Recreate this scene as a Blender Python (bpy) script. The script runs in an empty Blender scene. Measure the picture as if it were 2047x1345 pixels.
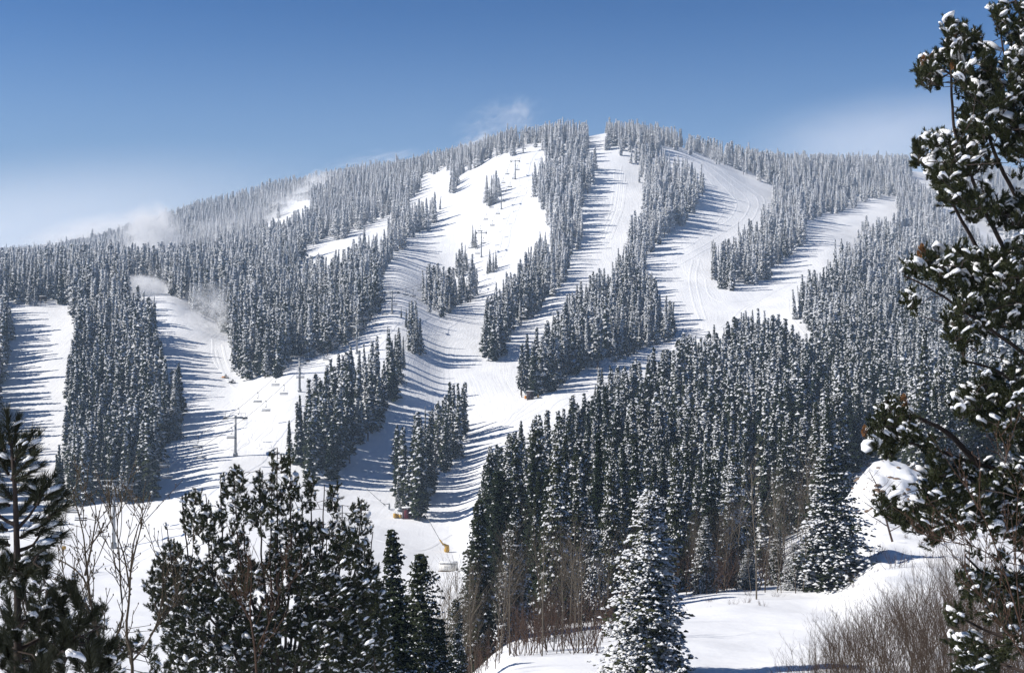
import bpy, math, random
import numpy as np
from mathutils import Vector, Matrix

R = math.radians
rng = np.random.default_rng(7)
random.seed(7)
sc = bpy.context.scene

# ------------------------------------------------------------------ camera, world, sun, exposure
W0, H0 = 2047.0, 1345.0
LENS = 50.0
F = W0 * LENS / 36.0            # focal length in photograph pixels
CX, HV = 1023.5, 760.0          # image centre column, eye level row
cam_d = bpy.data.cameras.new('camera'); cam = bpy.data.objects.new('camera', cam_d)
sc.collection.objects.link(cam); sc.camera = cam
cam.location = (0, 0, 0); cam.rotation_euler = (R(90), 0, 0)
cam_d.lens = LENS; cam_d.sensor_width = 36; cam_d.sensor_fit = 'HORIZONTAL'
cam_d.shift_y = (HV - H0 / 2) / W0
cam_d.clip_start = 0.5; cam_d.clip_end = 20000

SUN_EL = 40.0
SHADOW = Vector((1.0, 0.10)).normalized()          # where shadows fall on the ground
sun_dir = Vector((-SHADOW.x * math.cos(R(SUN_EL)), -SHADOW.y * math.cos(R(SUN_EL)), math.sin(R(SUN_EL))))
world = bpy.data.worlds.new('World'); sc.world = world; world.use_nodes = True
wn = world.node_tree.nodes; wl = world.node_tree.links; wn.clear()
sky = wn.new('ShaderNodeTexSky'); sky.sky_type = 'NISHITA'; sky.sun_disc = False
sky.sun_elevation = R(SUN_EL); sky.sun_rotation = math.atan2(sun_dir.x, sun_dir.y)
sky.altitude = 2800; sky.air_density = 1.0; sky.dust_density = 0.5; sky.ozone_density = 3.0
bg = wn.new('ShaderNodeBackground'); bg.inputs['Strength'].default_value = 0.068
wo = wn.new('ShaderNodeOutputWorld')
# deep mountain blue overhead paling to a milky horizon
SS = 0.105
vs_ = wn.new('ShaderNodeVectorMath'); vs_.operation = 'SCALE'; vs_.inputs['Scale'].default_value = SS
gm = wn.new('ShaderNodeGamma'); gm.inputs[1].default_value = 1.6
wl.new(sky.outputs[0], vs_.inputs[0]); wl.new(vs_.outputs[0], gm.inputs[0])
tn = wn.new('ShaderNodeVectorMath'); tn.operation = 'MULTIPLY'; tn.inputs[1].default_value = (0.38, 1.0, 1.14); wl.new(gm.outputs[0], tn.inputs[0])
wtc = wn.new('ShaderNodeTexCoord'); wsx = wn.new('ShaderNodeSeparateXYZ'); wl.new(wtc.outputs['Generated'], wsx.inputs[0])
wmr = wn.new('ShaderNodeMapRange'); wmr.interpolation_type = 'SMOOTHERSTEP'
wmr.inputs[1].default_value = math.sin(R(17.5)); wmr.inputs[2].default_value = math.sin(R(2)); wmr.inputs[3].default_value = 0.0; wmr.inputs[4].default_value = 1.0
wl.new(wsx.outputs['Z'], wmr.inputs[0])
wmx = wn.new('ShaderNodeMix'); wmx.data_type = 'RGBA'; wmx.inputs['B'].default_value = (0.24, 0.34, 0.47, 1)
wl.new(wmr.outputs[0], wmx.inputs['Factor']); wl.new(tn.outputs[0], wmx.inputs['A'])
wsc = wn.new('ShaderNodeVectorMath'); wsc.operation = 'SCALE'; wsc.inputs['Scale'].default_value = 1 / 0.068
wl.new(wmx.outputs['Result'], wsc.inputs[0])
wl.new(wsc.outputs[0], bg.inputs[0]); wl.new(bg.outputs[0], wo.inputs[0])
sun_l = bpy.data.lights.new('sun', 'SUN'); sun = bpy.data.objects.new('sun', sun_l)
sc.collection.objects.link(sun)
sun_l.energy = 4.6; sun_l.angle = R(0.5); sun_l.color = (1.0, 0.95, 0.88)
sun.rotation_euler = sun_dir.to_track_quat('Z', 'Y').to_euler()
sc.view_settings.view_transform = 'Standard'; sc.view_settings.look = 'None'
sc.view_settings.gamma = 1; sc.view_settings.exposure = 0.32
sc.cycles.use_denoising = True
sc.cycles.max_bounces = 7; sc.cycles.diffuse_bounces = 2; sc.cycles.glossy_bounces = 1
sc.cycles.transmission_bounces = 2; sc.cycles.transparent_max_bounces = 4; sc.cycles.volume_bounces = 6
sc.cycles.volume_step_rate = 4.0; sc.cycles.volume_max_steps = 64

# ------------------------------------------------------------------ small helpers
def tag(o, label=None, cat=None, group=None, kind=None):
    if label: o['label'] = label
    if cat: o['category'] = cat
    if group: o['group'] = group
    if kind: o['kind'] = kind
    return o

def link(name, data, parent=None, loc=None):
    o = bpy.data.objects.new(name, data)
    sc.collection.objects.link(o)
    if parent is not None: o.parent = parent
    if loc is not None: o.location = loc
    return o

def empty(name, loc, rz=0.0):
    o = link(name, None); o.location = loc; o.rotation_euler.z = rz
    o.empty_display_size = 0.5
    return o

def np_mesh(name, V, groups, mats, attr=None, smooth=False):
    """groups: list of (faces (k,3|4), material index); attr: per-face float list per group, stored as 'sn'"""
    me = bpy.data.meshes.new(name)
    V = np.asarray(V, dtype=np.float32)
    me.vertices.add(len(V)); me.vertices.foreach_set('co', V.ravel())
    loops, starts, mi, n = [], [], [], 0
    for f, m in groups:
        f = np.asarray(f, dtype=np.int32)
        if len(f) == 0: continue
        k = f.shape[1]
        loops.append(f.ravel()); starts.append(n + np.arange(len(f)) * k); mi.append(np.full(len(f), m))
        n += f.size
    loops = np.concatenate(loops); starts = np.concatenate(starts).astype(np.int32); mi = np.concatenate(mi).astype(np.int32)
    me.loops.add(len(loops)); me.loops.foreach_set('vertex_index', loops)
    me.polygons.add(len(starts)); me.polygons.foreach_set('loop_start', starts)
    me.polygons.foreach_set('material_index', mi)
    if smooth: me.polygons.foreach_set('use_smooth', np.ones(len(starts), dtype=bool))
    if attr is not None:
        a = me.attributes.new('sn', 'FLOAT', 'FACE')
        a.data.foreach_set('value', np.concatenate([np.asarray(x, dtype=np.float32) for x in attr]))
    for m in mats: me.materials.append(m)
    me.update(calc_edges=True); me.validate()
    return me

class MB:
    """collects simple shapes into one mesh"""
    def __init__(s): s.v = []; s.t = []; s.q = []; s.n = 0
    def add(s, v, q=None, t=None):
        v = np.asarray(v, float); s.v.append(v)
        if q is not None and len(q): s.q.append(np.asarray(q) + s.n)
        if t is not None and len(t): s.t.append(np.asarray(t) + s.n)
        s.n += len(v)
    def box(s, c, d, rz=0.0, taper=1.0):
        x, y, z = np.array(d) / 2.0
        v = np.array([[-x, -y, -z], [x, -y, -z], [x, y, -z], [-x, y, -z], [-x, -y, z], [x, -y, z], [x, y, z], [-x, y, z]])
        v[4:, :2] *= taper
        cr, sr = math.cos(rz), math.sin(rz)
        v = np.c_[v[:, 0] * cr - v[:, 1] * sr, v[:, 0] * sr + v[:, 1] * cr, v[:, 2]] + np.array(c)
        s.add(v, q=[[0, 3, 2, 1], [4, 5, 6, 7], [0, 1, 5, 4], [1, 2, 6, 5], [2, 3, 7, 6], [3, 0, 4, 7]])
    def tube(s, pts, rad, n=6, cap=True):
        v, q, t = tube_arrays(pts, rad, n)
        s.add(v, q=q)
        if cap:
            k = len(pts)
            s.q.append(np.zeros((0, 4), int))
            base = s.n - len(v)
            for i in range(1, n - 1):
                s.t.append(np.array([[base, base + i + 1, base + i]]))
                e = base + (k - 1) * n
                s.t.append(np.array([[e, e + i, e + i + 1]]))
    def mesh(s, name, mat, smooth=False):
        g = []
        if s.q: g.append((np.concatenate([a for a in s.q if len(a)] or [np.zeros((0, 4), int)]), 0))
        if s.t: g.append((np.concatenate(s.t), 0))
        return np_mesh(name, np.concatenate(s.v), g, [mat], smooth=smooth)
    def build(s, name, mat, parent=None, smooth=False, loc=None):
        return link(name, s.mesh(name, mat, smooth), parent, loc)

def tube_arrays(pts, rad, n=6):
    pts = np.asarray(pts, float); k = len(pts)
    rad = np.broadcast_to(np.asarray(rad, float), (k,))
    tan = np.gradient(pts, axis=0); tan /= np.linalg.norm(tan, axis=1, keepdims=True) + 1e-9
    up = np.where(np.abs(tan[:, 2:3]) > 0.9, np.array([[1.0, 0, 0]]), np.array([[0, 0, 1.0]]))
    up = np.broadcast_to(up[:1], tan.shape)
    a = np.cross(tan, up); a /= np.linalg.norm(a, axis=1, keepdims=True) + 1e-9
    b = np.cross(a, tan)
    th = np.arange(n) * 2 * math.pi / n
    v = pts[:, None] + rad[:, None, None] * (a[:, None] * np.cos(th)[None, :, None] + b[:, None] * np.sin(th)[None, :, None])
    i = np.arange(k - 1)[:, None] * n; j = np.arange(n)[None]; j2 = (j + 1) % n
    q = np.stack([i + j, i + j2, i + n + j2, i + n + j], -1).reshape(-1, 4)
    return v.reshape(-1, 3), q, None

def vnoise(x, y, seed=0):
    """smooth value noise, vectorised"""
    xi = np.floor(x).astype(np.int64); yi = np.floor(y).astype(np.int64)
    fx = x - xi; fy = y - yi; fx = fx * fx * (3 - 2 * fx); fy = fy * fy * (3 - 2 * fy)
    def h(a, b):
        n = (a * 374761393 + b * 668265263 + seed * 1442695041) & 0x7fffffff
        n = ((n ^ (n >> 13)) * 1274126177) & 0x7fffffff
        n = n ^ (n >> 16)
        return (n & 0xffff) / 65535.0
    return (h(xi, yi) * (1 - fx) + h(xi + 1, yi) * fx) * (1 - fy) + (h(xi, yi + 1) * (1 - fx) + h(xi + 1, yi + 1) * fx) * fy

# ------------------------------------------------------------------ terrain: depth profiles of the mountain by bearing
near = [(15, 2650), (30, 2020), (60, 1560)]
COLS = {
 -500: [(150,1340),(200,1250),(260,1165),(314,1090),(350,1030),(400,945),(450,870),(500,800),(560,715),(620,640),(700,600),(760,592),(900,598),(1000,596),(1200,585),(1500,575),(1700,572)],
 0: [(150,1340),(200,1250),(260,1165),(314,1090),(350,1030),(400,940),(450,860),(500,790),(560,700),(620,618),(700,572),(760,562),(900,568),(1000,560),(1200,545),(1500,526),(1700,519)],
 200: [(150,1340),(200,1250),(260,1165),(314,1095),(350,1020),(400,935),(450,850),(500,775),(560,690),(620,610),(700,568),(760,556),(900,556),(1000,545),(1200,515),(1500,488),(1650,482)],
 330: [(150,1342),(200,1250),(260,1160),(314,1080),(350,1010),(400,920),(450,840),(500,765),(560,690),(620,600),(700,575),(760,562),(900,550),(1000,530),(1200,485),(1500,450),(1600,445)],
 457: [(150,1345),(200,1250),(260,1160),(314,1055),(350,990),(387,925),(451,835),(500,770),(560,705),(620,650),(700,600),(760,572),(830,548),(950,518),(1100,478),(1300,440),(1500,418),(1570,415)],
 600: [(150,1335),(200,1240),(260,1145),(314,1060),(350,1000),(387,925),(451,787),(500,740),(560,695),(620,645),(700,590),(760,550),(830,510),(900,480),(1000,450),(1200,412),(1400,384),(1450,380)],
 784: [(150,1330),(200,1240),(260,1165),(300,1110),(340,1038),(387,955),(451,845),(521,700),(576,630),(640,590),(722,545),(787,505),(857,465),(914,435),(1000,395),(1150,360),(1300,345)],
 900: [(100,1400),(150,1330),(200,1240),(260,1170),(300,1125),(340,1040),(387,960),(451,860),(521,745),(576,670),(640,625),(722,590),(787,525),(857,450),(914,400),(980,360),(1080,325),(1150,319)],
 1030: [(80,1360),(100,1300),(130,1270),(150,1240),(200,1180),(260,1110),(300,1060),(340,990),(387,930),(451,840),(521,745),(576,680),(640,630),(722,560),(787,500),(857,410),(914,357),(950,313),(990,290),(1030,286)],
 1140: [(80,1345),(100,1295),(130,1245),(200,1140),(260,1060),(300,1010),(340,965),(387,905),(451,825),(521,745),(576,680),(640,615),(722,535),(787,470),(857,390),(914,335),(965,285),(985,281)],
 1230: [(80,1345),(100,1290),(130,1235),(200,1130),(260,1055),(300,1005),(340,960),(387,900),(451,822),(521,745),(576,685),(640,615),(722,535),(787,470),(857,390),(914,330),(970,275),(1000,266)],
 1340: [(80,1340),(100,1265),(130,1215),(200,1130),(260,1060),(340,955),(400,880),(451,820),(521,750),(576,690),(640,620),(722,535),(787,470),(857,400),(914,345),(980,293),(1010,288)],
 1500: [(70,1400),(80,1340),(100,1265),(130,1200),(150,1175),(200,1110),(300,990),(400,875),(500,770),(560,705),(640,620),(722,540),(787,485),(857,430),(914,390),(1000,350),(1080,330)],
 1650: [(70,1400),(80,1330),(100,1260),(140,1185),(165,1110),(185,1050),(220,1040),(300,970),(400,870),(500,765),(560,700),(640,610),(722,540),(787,490),(857,455),(914,430),(1000,395),(1100,352),(1200,335)],
 1770: [(70,1400),(80,1330),(100,1240),(140,1120),(160,1060),(175,985),(190,924),(205,935),(240,990),(300,955),(400,865),(500,765),(560,710),(640,640),(722,570),(787,520),(857,480),(914,445),(1000,405),(1100,368),(1250,338)],
 1900: [(70,1400),(80,1320),(100,1230),(140,1120),(175,1020),(190,975),(210,965),(240,985),(300,940),(400,860),(500,765),(560,715),(640,650),(722,590),(787,545),(857,500),(914,470),(1000,430),(1200,365),(1350,342)],
 2047: [(70,1400),(80,1320),(100,1240),(140,1130),(175,1030),(210,985),(300,930),(400,860),(500,780),(560,730),(640,670),(722,610),(787,565),(857,530),(914,505),(1000,470),(1200,400),(1450,365)],
 2550: [(70,1400),(80,1320),(100,1240),(140,1130),(175,1030),(210,985),(300,930),(400,860),(500,790),(560,750),(640,700),(722,650),(787,615),(857,580),(914,560),(1000,530),(1200,470),(1550,420)],
}
CU = np.array(sorted(COLS)); NK = 900
LD = np.linspace(math.log(12.0), math.log(3200.0), NK); DD = np.exp(LD)
def pchip(x, y, xi):
    h = np.diff(x); d = np.diff(y) / h
    m = np.zeros(len(x)); w1 = 2 * h[1:] + h[:-1]; w2 = h[1:] + 2 * h[:-1]
    s = d[:-1] * d[1:] > 0
    m[1:-1][s] = ((w1 + w2)[s]) / (w1[s] / d[:-1][s] + w2[s] / d[1:][s])
    m[0], m[-1] = d[0], d[-1]
    i = np.clip(np.searchsorted(x, xi) - 1, 0, len(x) - 2); t = (xi - x[i]) / h[i]
    return (1 + 2 * t) * (1 - t) ** 2 * y[i] + t * (1 - t) ** 2 * h[i] * m[i] + t * t * (3 - 2 * t) * y[i + 1] + t * t * (t - 1) * h[i] * m[i + 1]
VT = np.zeros((len(CU), NK)); CREST = np.zeros(len(CU)); CRESTV = np.zeros(len(CU))
for i, u in enumerate(CU):
    kn = near + [p for p in COLS[u] if p[0] > 60]
    Dc, Vc = kn[-1]; CREST[i] = Dc; CRESTV[i] = Vc
    zc = Dc * (HV - Vc) / F
    kn = kn + [(Dc * 1.12, HV - F * (zc - Dc * .004) / (Dc * 1.12)), (Dc * 1.5, HV - F * (zc - Dc * .05) / (Dc * 1.5)), (3300, HV - F * (zc - Dc * .12) / 3300)]
    kn = np.array(kn, float)
    VT[i] = pchip(np.log(kn[:, 0]), kn[:, 1], LD)
# smooth along bearing: dense columns by pchip, then a light blur
UU = np.linspace(CU[0], CU[-1], 620)
VG = np.stack([pchip(CU.astype(float), VT[:, k], UU) for k in range(NK)], 1)
ker = np.exp(-np.linspace(-2, 2, 7) ** 2); ker /= ker.sum()
VGp = np.pad(VG, ((3, 3), (0, 0)), mode='edge')
VG = sum(ker[j] * VGp[j:j + len(UU)] for j in range(7))
CRESTD = np.interp(UU, CU, CREST)

def Vof(u, D):
    a = np.clip((np.asarray(u, float) - UU[0]) / (UU[1] - UU[0]), 0, len(UU) - 1.001)
    b = np.clip((np.log(np.maximum(D, 12.0)) - LD[0]) / (LD[1] - LD[0]), 0, NK - 1.001)
    i = a.astype(int); j = b.astype(int); fa = a - i; fb = b - j
    return (VG[i, j] * (1 - fa) + VG[i + 1, j] * fa) * (1 - fb) + (VG[i, j + 1] * (1 - fa) + VG[i + 1, j + 1] * fa) * fb

def ground(x, y):
    x = np.asarray(x, float); y = np.asarray(y, float)
    yy = np.maximum(y, 12.0)
    u = CX + F * x / np.maximum(yy, 40.0)
    z = yy * (HV - Vof(u, yy)) / F
    amp = np.clip(yy / 300.0, 0.08, 1.0)
    z = z + amp * ((vnoise(x / 45 + 9, y / 45, 1) - .5) * 2.4 + (vnoise(x / 16, y / 16, 2) - .5) * 1.1) \
        + (vnoise(x / 6, y / 6, 3) - .5) * .34 + (vnoise(x / 2.2, y / 2.2, 4) - .5) * .10
    nr_ = np.clip((230 - yy) / 80, 0, 1) * np.clip((yy - 50) / 40, 0, 1) * np.clip((u - 1560) / 120, .12, 1)
    z = z + nr_ * ((vnoise(x / 4.1, y / 4.1, 7) - .5) * .9 + (vnoise(x / 1.5, y / 1.5, 8) - .5) * .5)
    # rough rocky knoll
    k = np.exp(-(((x - 49) / 11) ** 2 + ((y - 182) / 13) ** 2))
    z = z + k * ((vnoise(x / 1.7, y / 1.7, 5) - .5) * 1.8 + (vnoise(x / .9, y / .9, 6) - .5) * .7)
    return z

def gz(x, y): return float(ground(np.array([x]), np.array([y]))[0])
def at(u, D):                       # ground point on bearing u at distance D
    x = (u - CX) / F * D
    return (x, D, gz(x, D))
def hit(u, v, dmin=60):             # ground point seen at photograph pixel (u, v)
    Ds = np.exp(np.linspace(math.log(dmin), math.log(2600), 1500)); x = (u - CX) / F * Ds
    z = ground(x, Ds); vv = HV - F * z / Ds
    k = np.argmax(vv <= v)
    return (float(x[k]), float(Ds[k]), float(z[k]))

# ------------------------------------------------------------------ materials
def new_mat(name):
    m = bpy.data.materials.new(name); m.use_nodes = True
    nt = m.node_tree; nt.nodes.clear()
    out = nt.nodes.new('ShaderNodeOutputMaterial')
    return m, nt, out
def N(nt, t, **kw):
    n = nt.nodes.new(t)
    for k, v in kw.items():
        if k in n.inputs: n.inputs[k].default_value = v
        else: setattr(n, k, v)
    return n
def L(nt, a, b): nt.links.new(a, b)
def plain(name, col, rough=0.6, metal=0.0, bump=0.0, var=0.25, scale=8.0):
    m, nt, out = new_mat(name)
    p = N(nt, 'ShaderNodeBsdfPrincipled'); p.inputs['Roughness'].default_value = rough; p.inputs['Metallic'].default_value = metal
    p.inputs['Specular IOR Level'].default_value = 0.3
    tc = N(nt, 'ShaderNodeTexCoord'); no = N(nt, 'ShaderNodeTexNoise'); no.inputs['Scale'].default_value = scale; no.inputs['Detail'].default_value = 4
    L(nt, tc.outputs['Object'], no.inputs['Vector'])
    mx = N(nt, 'ShaderNodeMix', data_type='RGBA')
    mx.inputs['A'].default_value = (*[c * (1 - var) for c in col], 1); mx.inputs['B'].default_value = (*[min(1, c * (1 + var)) for c in col], 1)
    L(nt, no.outputs['Fac'], mx.inputs['Factor']); L(nt, mx.outputs['Result'], p.inputs['Base Color'])
    if bump:
        b = N(nt, 'ShaderNodeBump'); b.inputs['Strength'].default_value = bump; L(nt, no.outputs['Fac'], b.inputs['Height']); L(nt, b.outputs[0], p.inputs['Normal'])
    L(nt, p.outputs[0], out.inputs['Surface'])
    return m

def snow_mat(name='snow', ground_=True):
    m, nt, out = new_mat(name)
    p = N(nt, 'ShaderNodeBsdfPrincipled'); p.inputs['Roughness'].default_value = 0.7
    p.inputs['Specular IOR Level'].default_value = 0.2
    geo = N(nt, 'ShaderNodeNewGeometry')
    n1 = N(nt, 'ShaderNodeTexNoise'); n1.inputs['Scale'].default_value = 0.02; n1.inputs['Detail'].default_value = 5
    L(nt, geo.outputs['Position'], n1.inputs['Vector'])
    mx = N(nt, 'ShaderNodeMix', data_type='RGBA')
    mx.inputs['A'].default_value = (0.80, 0.81, 0.83, 1); mx.inputs['B'].default_value = (0.87, 0.87, 0.87, 1)
    L(nt, n1.outputs['Fac'], mx.inputs['Factor'])
    L(nt, mx.outputs['Result'], p.inputs['Base Color'])
    if ground_:
        # ski and groomer tracks run down the slope: noise stretched along y, bent by a broad noise
        wn_ = N(nt, 'ShaderNodeTexNoise'); wn_.inputs['Scale'].default_value = 0.012; wn_.inputs['Detail'].default_value = 2
        L(nt, geo.outputs['Position'], wn_.inputs['Vector'])
        sub = N(nt, 'ShaderNodeVectorMath', operation='MULTIPLY_ADD')
        sub.inputs[1].default_value = (16, 16, 0); L(nt, wn_.outputs['Color'], sub.inputs[0]); L(nt, geo.outputs['Position'], sub.inputs[2])
        mp = N(nt, 'ShaderNodeMapping'); mp.inputs['Scale'].default_value = (0.9, 0.035, 0.0); mp.inputs['Rotation'].default_value = (0, 0, R(-8))
        L(nt, sub.outputs[0], mp.inputs['Vector'])
        t = N(nt, 'ShaderNodeTexNoise'); t.inputs['Scale'].default_value = 1.0; t.inputs['Detail'].default_value = 3; t.inputs['Roughness'].default_value = 0.7
        L(nt, mp.outputs[0], t.inputs['Vector'])
        s = N(nt, 'ShaderNodeTexNoise'); s.inputs['Scale'].default_value = 0.35; s.inputs['Detail'].default_value = 6; s.inputs['Roughness'].default_value = 0.6
        L(nt, geo.outputs['Position'], s.inputs['Vector'])
        sy = N(nt, 'ShaderNodeSeparateXYZ'); L(nt, geo.outputs['Position'], sy.inputs[0])
        fd = N(nt, 'ShaderNodeMapRange', interpolation_type='SMOOTHSTEP'); fd.inputs[1].default_value = 260; fd.inputs[2].default_value = 420; L(nt, sy.outputs['Y'], fd.inputs[0])
        tf = N(nt, 'ShaderNodeMath', operation='MULTIPLY'); L(nt, t.outputs['Fac'], tf.inputs[0]); L(nt, fd.outputs[0], tf.inputs[1])
        a = N(nt, 'ShaderNodeMath', operation='MULTIPLY_ADD'); a.inputs[1].default_value = 1.0
        L(nt, s.outputs['Fac'], a.inputs[0]); L(nt, tf.outputs[0], a.inputs[2])
        b = N(nt, 'ShaderNodeBump'); b.inputs['Strength'].default_value = 0.22; b.inputs['Distance'].default_value = 0.8
        L(nt, a.outputs[0], b.inputs['Height']); L(nt, b.outputs[0], p.inputs['Normal'])
    L(nt, p.outputs[0], out.inputs['Surface'])
    return m
M_SNOW = snow_mat('snow_ground')
M_SNOWP = snow_mat('snow_loose', False)

def foliage_mat(name, cov_lo, cov_hi, z_lo=-25.0, z_hi=110.0, dark=(0.018, 0.026, 0.014), dark2=(0.05, 0.055, 0.028)):
    """needles carrying snow: faces whose 'sn' value is below the local coverage are snow; coverage grows up the mountain"""
    m, nt, out = new_mat(name)
    at_ = N(nt, 'ShaderNodeAttribute', attribute_name='sn')
    geo = N(nt, 'ShaderNodeNewGeometry'); sx = N(nt, 'ShaderNodeSeparateXYZ'); L(nt, geo.outputs['Position'], sx.inputs[0])
    mr = N(nt, 'ShaderNodeMapRange'); mr.inputs[1].default_value = z_lo; mr.inputs[2].default_value = z_hi
    mr.inputs[3].default_value = cov_lo; mr.inputs[4].default_value = cov_hi; L(nt, sx.outputs['Z'], mr.inputs[0])
    big = N(nt, 'ShaderNodeTexNoise'); big.inputs['Scale'].default_value = 0.035; big.inputs['Detail'].default_value = 3
    L(nt, geo.outputs['Position'], big.inputs['Vector'])
    bm = N(nt, 'ShaderNodeMath', operation='MULTIPLY_ADD'); bm.inputs[1].default_value = 0.6; bm.inputs[2].default_value = -0.30
    L(nt, big.outputs['Fac'], bm.inputs[0])
    oi = N(nt, 'ShaderNodeObjectInfo')
    om = N(nt, 'ShaderNodeMath', operation='MULTIPLY_ADD'); om.inputs[1].default_value = 0.34; om.inputs[2].default_value = -0.17
    L(nt, oi.outputs['Random'], om.inputs[0])
    s1 = N(nt, 'ShaderNodeMath', operation='ADD'); L(nt, mr.outputs[0], s1.inputs[0]); L(nt, bm.outputs[0], s1.inputs[1])
    s2 = N(nt, 'ShaderNodeMath', operation='ADD'); L(nt, s1.outputs[0], s2.inputs[0]); L(nt, om.outputs[0], s2.inputs[1])
    lt = N(nt, 'ShaderNodeMath', operation='LESS_THAN'); L(nt, at_.outputs['Fac'], lt.inputs[0]); L(nt, s2.outputs[0], lt.inputs[1])
    gr = N(nt, 'ShaderNodeMix', data_type='RGBA'); gr.inputs['A'].default_value = (*dark, 1); gr.inputs['B'].default_value = (*dark2, 1)
    L(nt, oi.outputs['Random'], gr.inputs['Factor'])
    mx = N(nt, 'ShaderNodeMix', data_type='RGBA'); L(nt, lt.outputs[0], mx.inputs['Factor'])
    L(nt, gr.outputs['Result'], mx.inputs['A']); mx.inputs['B'].default_value = (0.82, 0.83, 0.85, 1)
    d = N(nt, 'ShaderNodeBsdfDiffuse'); L(nt, mx.outputs['Result'], d.inputs['Color'])
    L(nt, d.outputs[0], out.inputs['Surface'])
    return m
M_TREE = foliage_mat('snowy_conifer', 0.31, 1.0, -25, 105)
M_NEEDLE_NEAR = foliage_mat('near_conifer', 0.27, 0.8)
M_BIG = foliage_mat('snow_laden_conifer', 0.54, 0.54)
M_THIN_SNOW = foliage_mat('thinly_snowed_conifer', 0.30, 0.30)  # thin snow coverage, the same at every height
M_BARK = plain('bark', (0.045, 0.032, 0.026), 0.9, bump=0.6, scale=12)
M_TRUNK = plain('trunk_bark', (0.10, 0.075, 0.06), 0.9, bump=0.4, scale=5)

# ------------------------------------------------------------------ terrain mesh
def build_terrain():
    ys = np.concatenate([np.linspace(-80, 11, 16), np.exp(np.linspace(math.log(12), math.log(130), 210))[:-1],
                         np.exp(np.linspace(math.log(130), math.log(1300), 620))[:-1], np.exp(np.linspace(math.log(1300), math.log(3100), 90))])
    s = np.linspace(-1, 1, 560)
    half = 0.62 * np.maximum(ys, 0) + 60
    X = s[None] * half[:, None]; Y = np.repeat(ys[:, None], len(s), 1)
    Z = ground(X, Y)
    V = np.stack([X, Y, Z], -1).reshape(-1, 3)
    ny, nx = X.shape; i = np.arange(ny - 1)[:, None] * nx + np.arange(nx - 1)[None]
    f = np.stack([i, i + 1, i + nx + 1, i + nx], -1).reshape(-1, 4)
    me = np_mesh('snow_ground', V, [(f, 0)], [M_SNOW], smooth=True)
    o = link('snow_ground', me); tag(o, kind='structure'); return o
build_terrain()
# flat sheet out to the horizon under and beyond the mountain
far = MB(); far.add([[-15000, -3000, -140], [15000, -3000, -140], [15000, 18000, -140], [-15000, 18000, -140]], q=[[0, 1, 2, 3]])
tag(far.build('valley_floor', M_SNOW), kind='structure')

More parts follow.
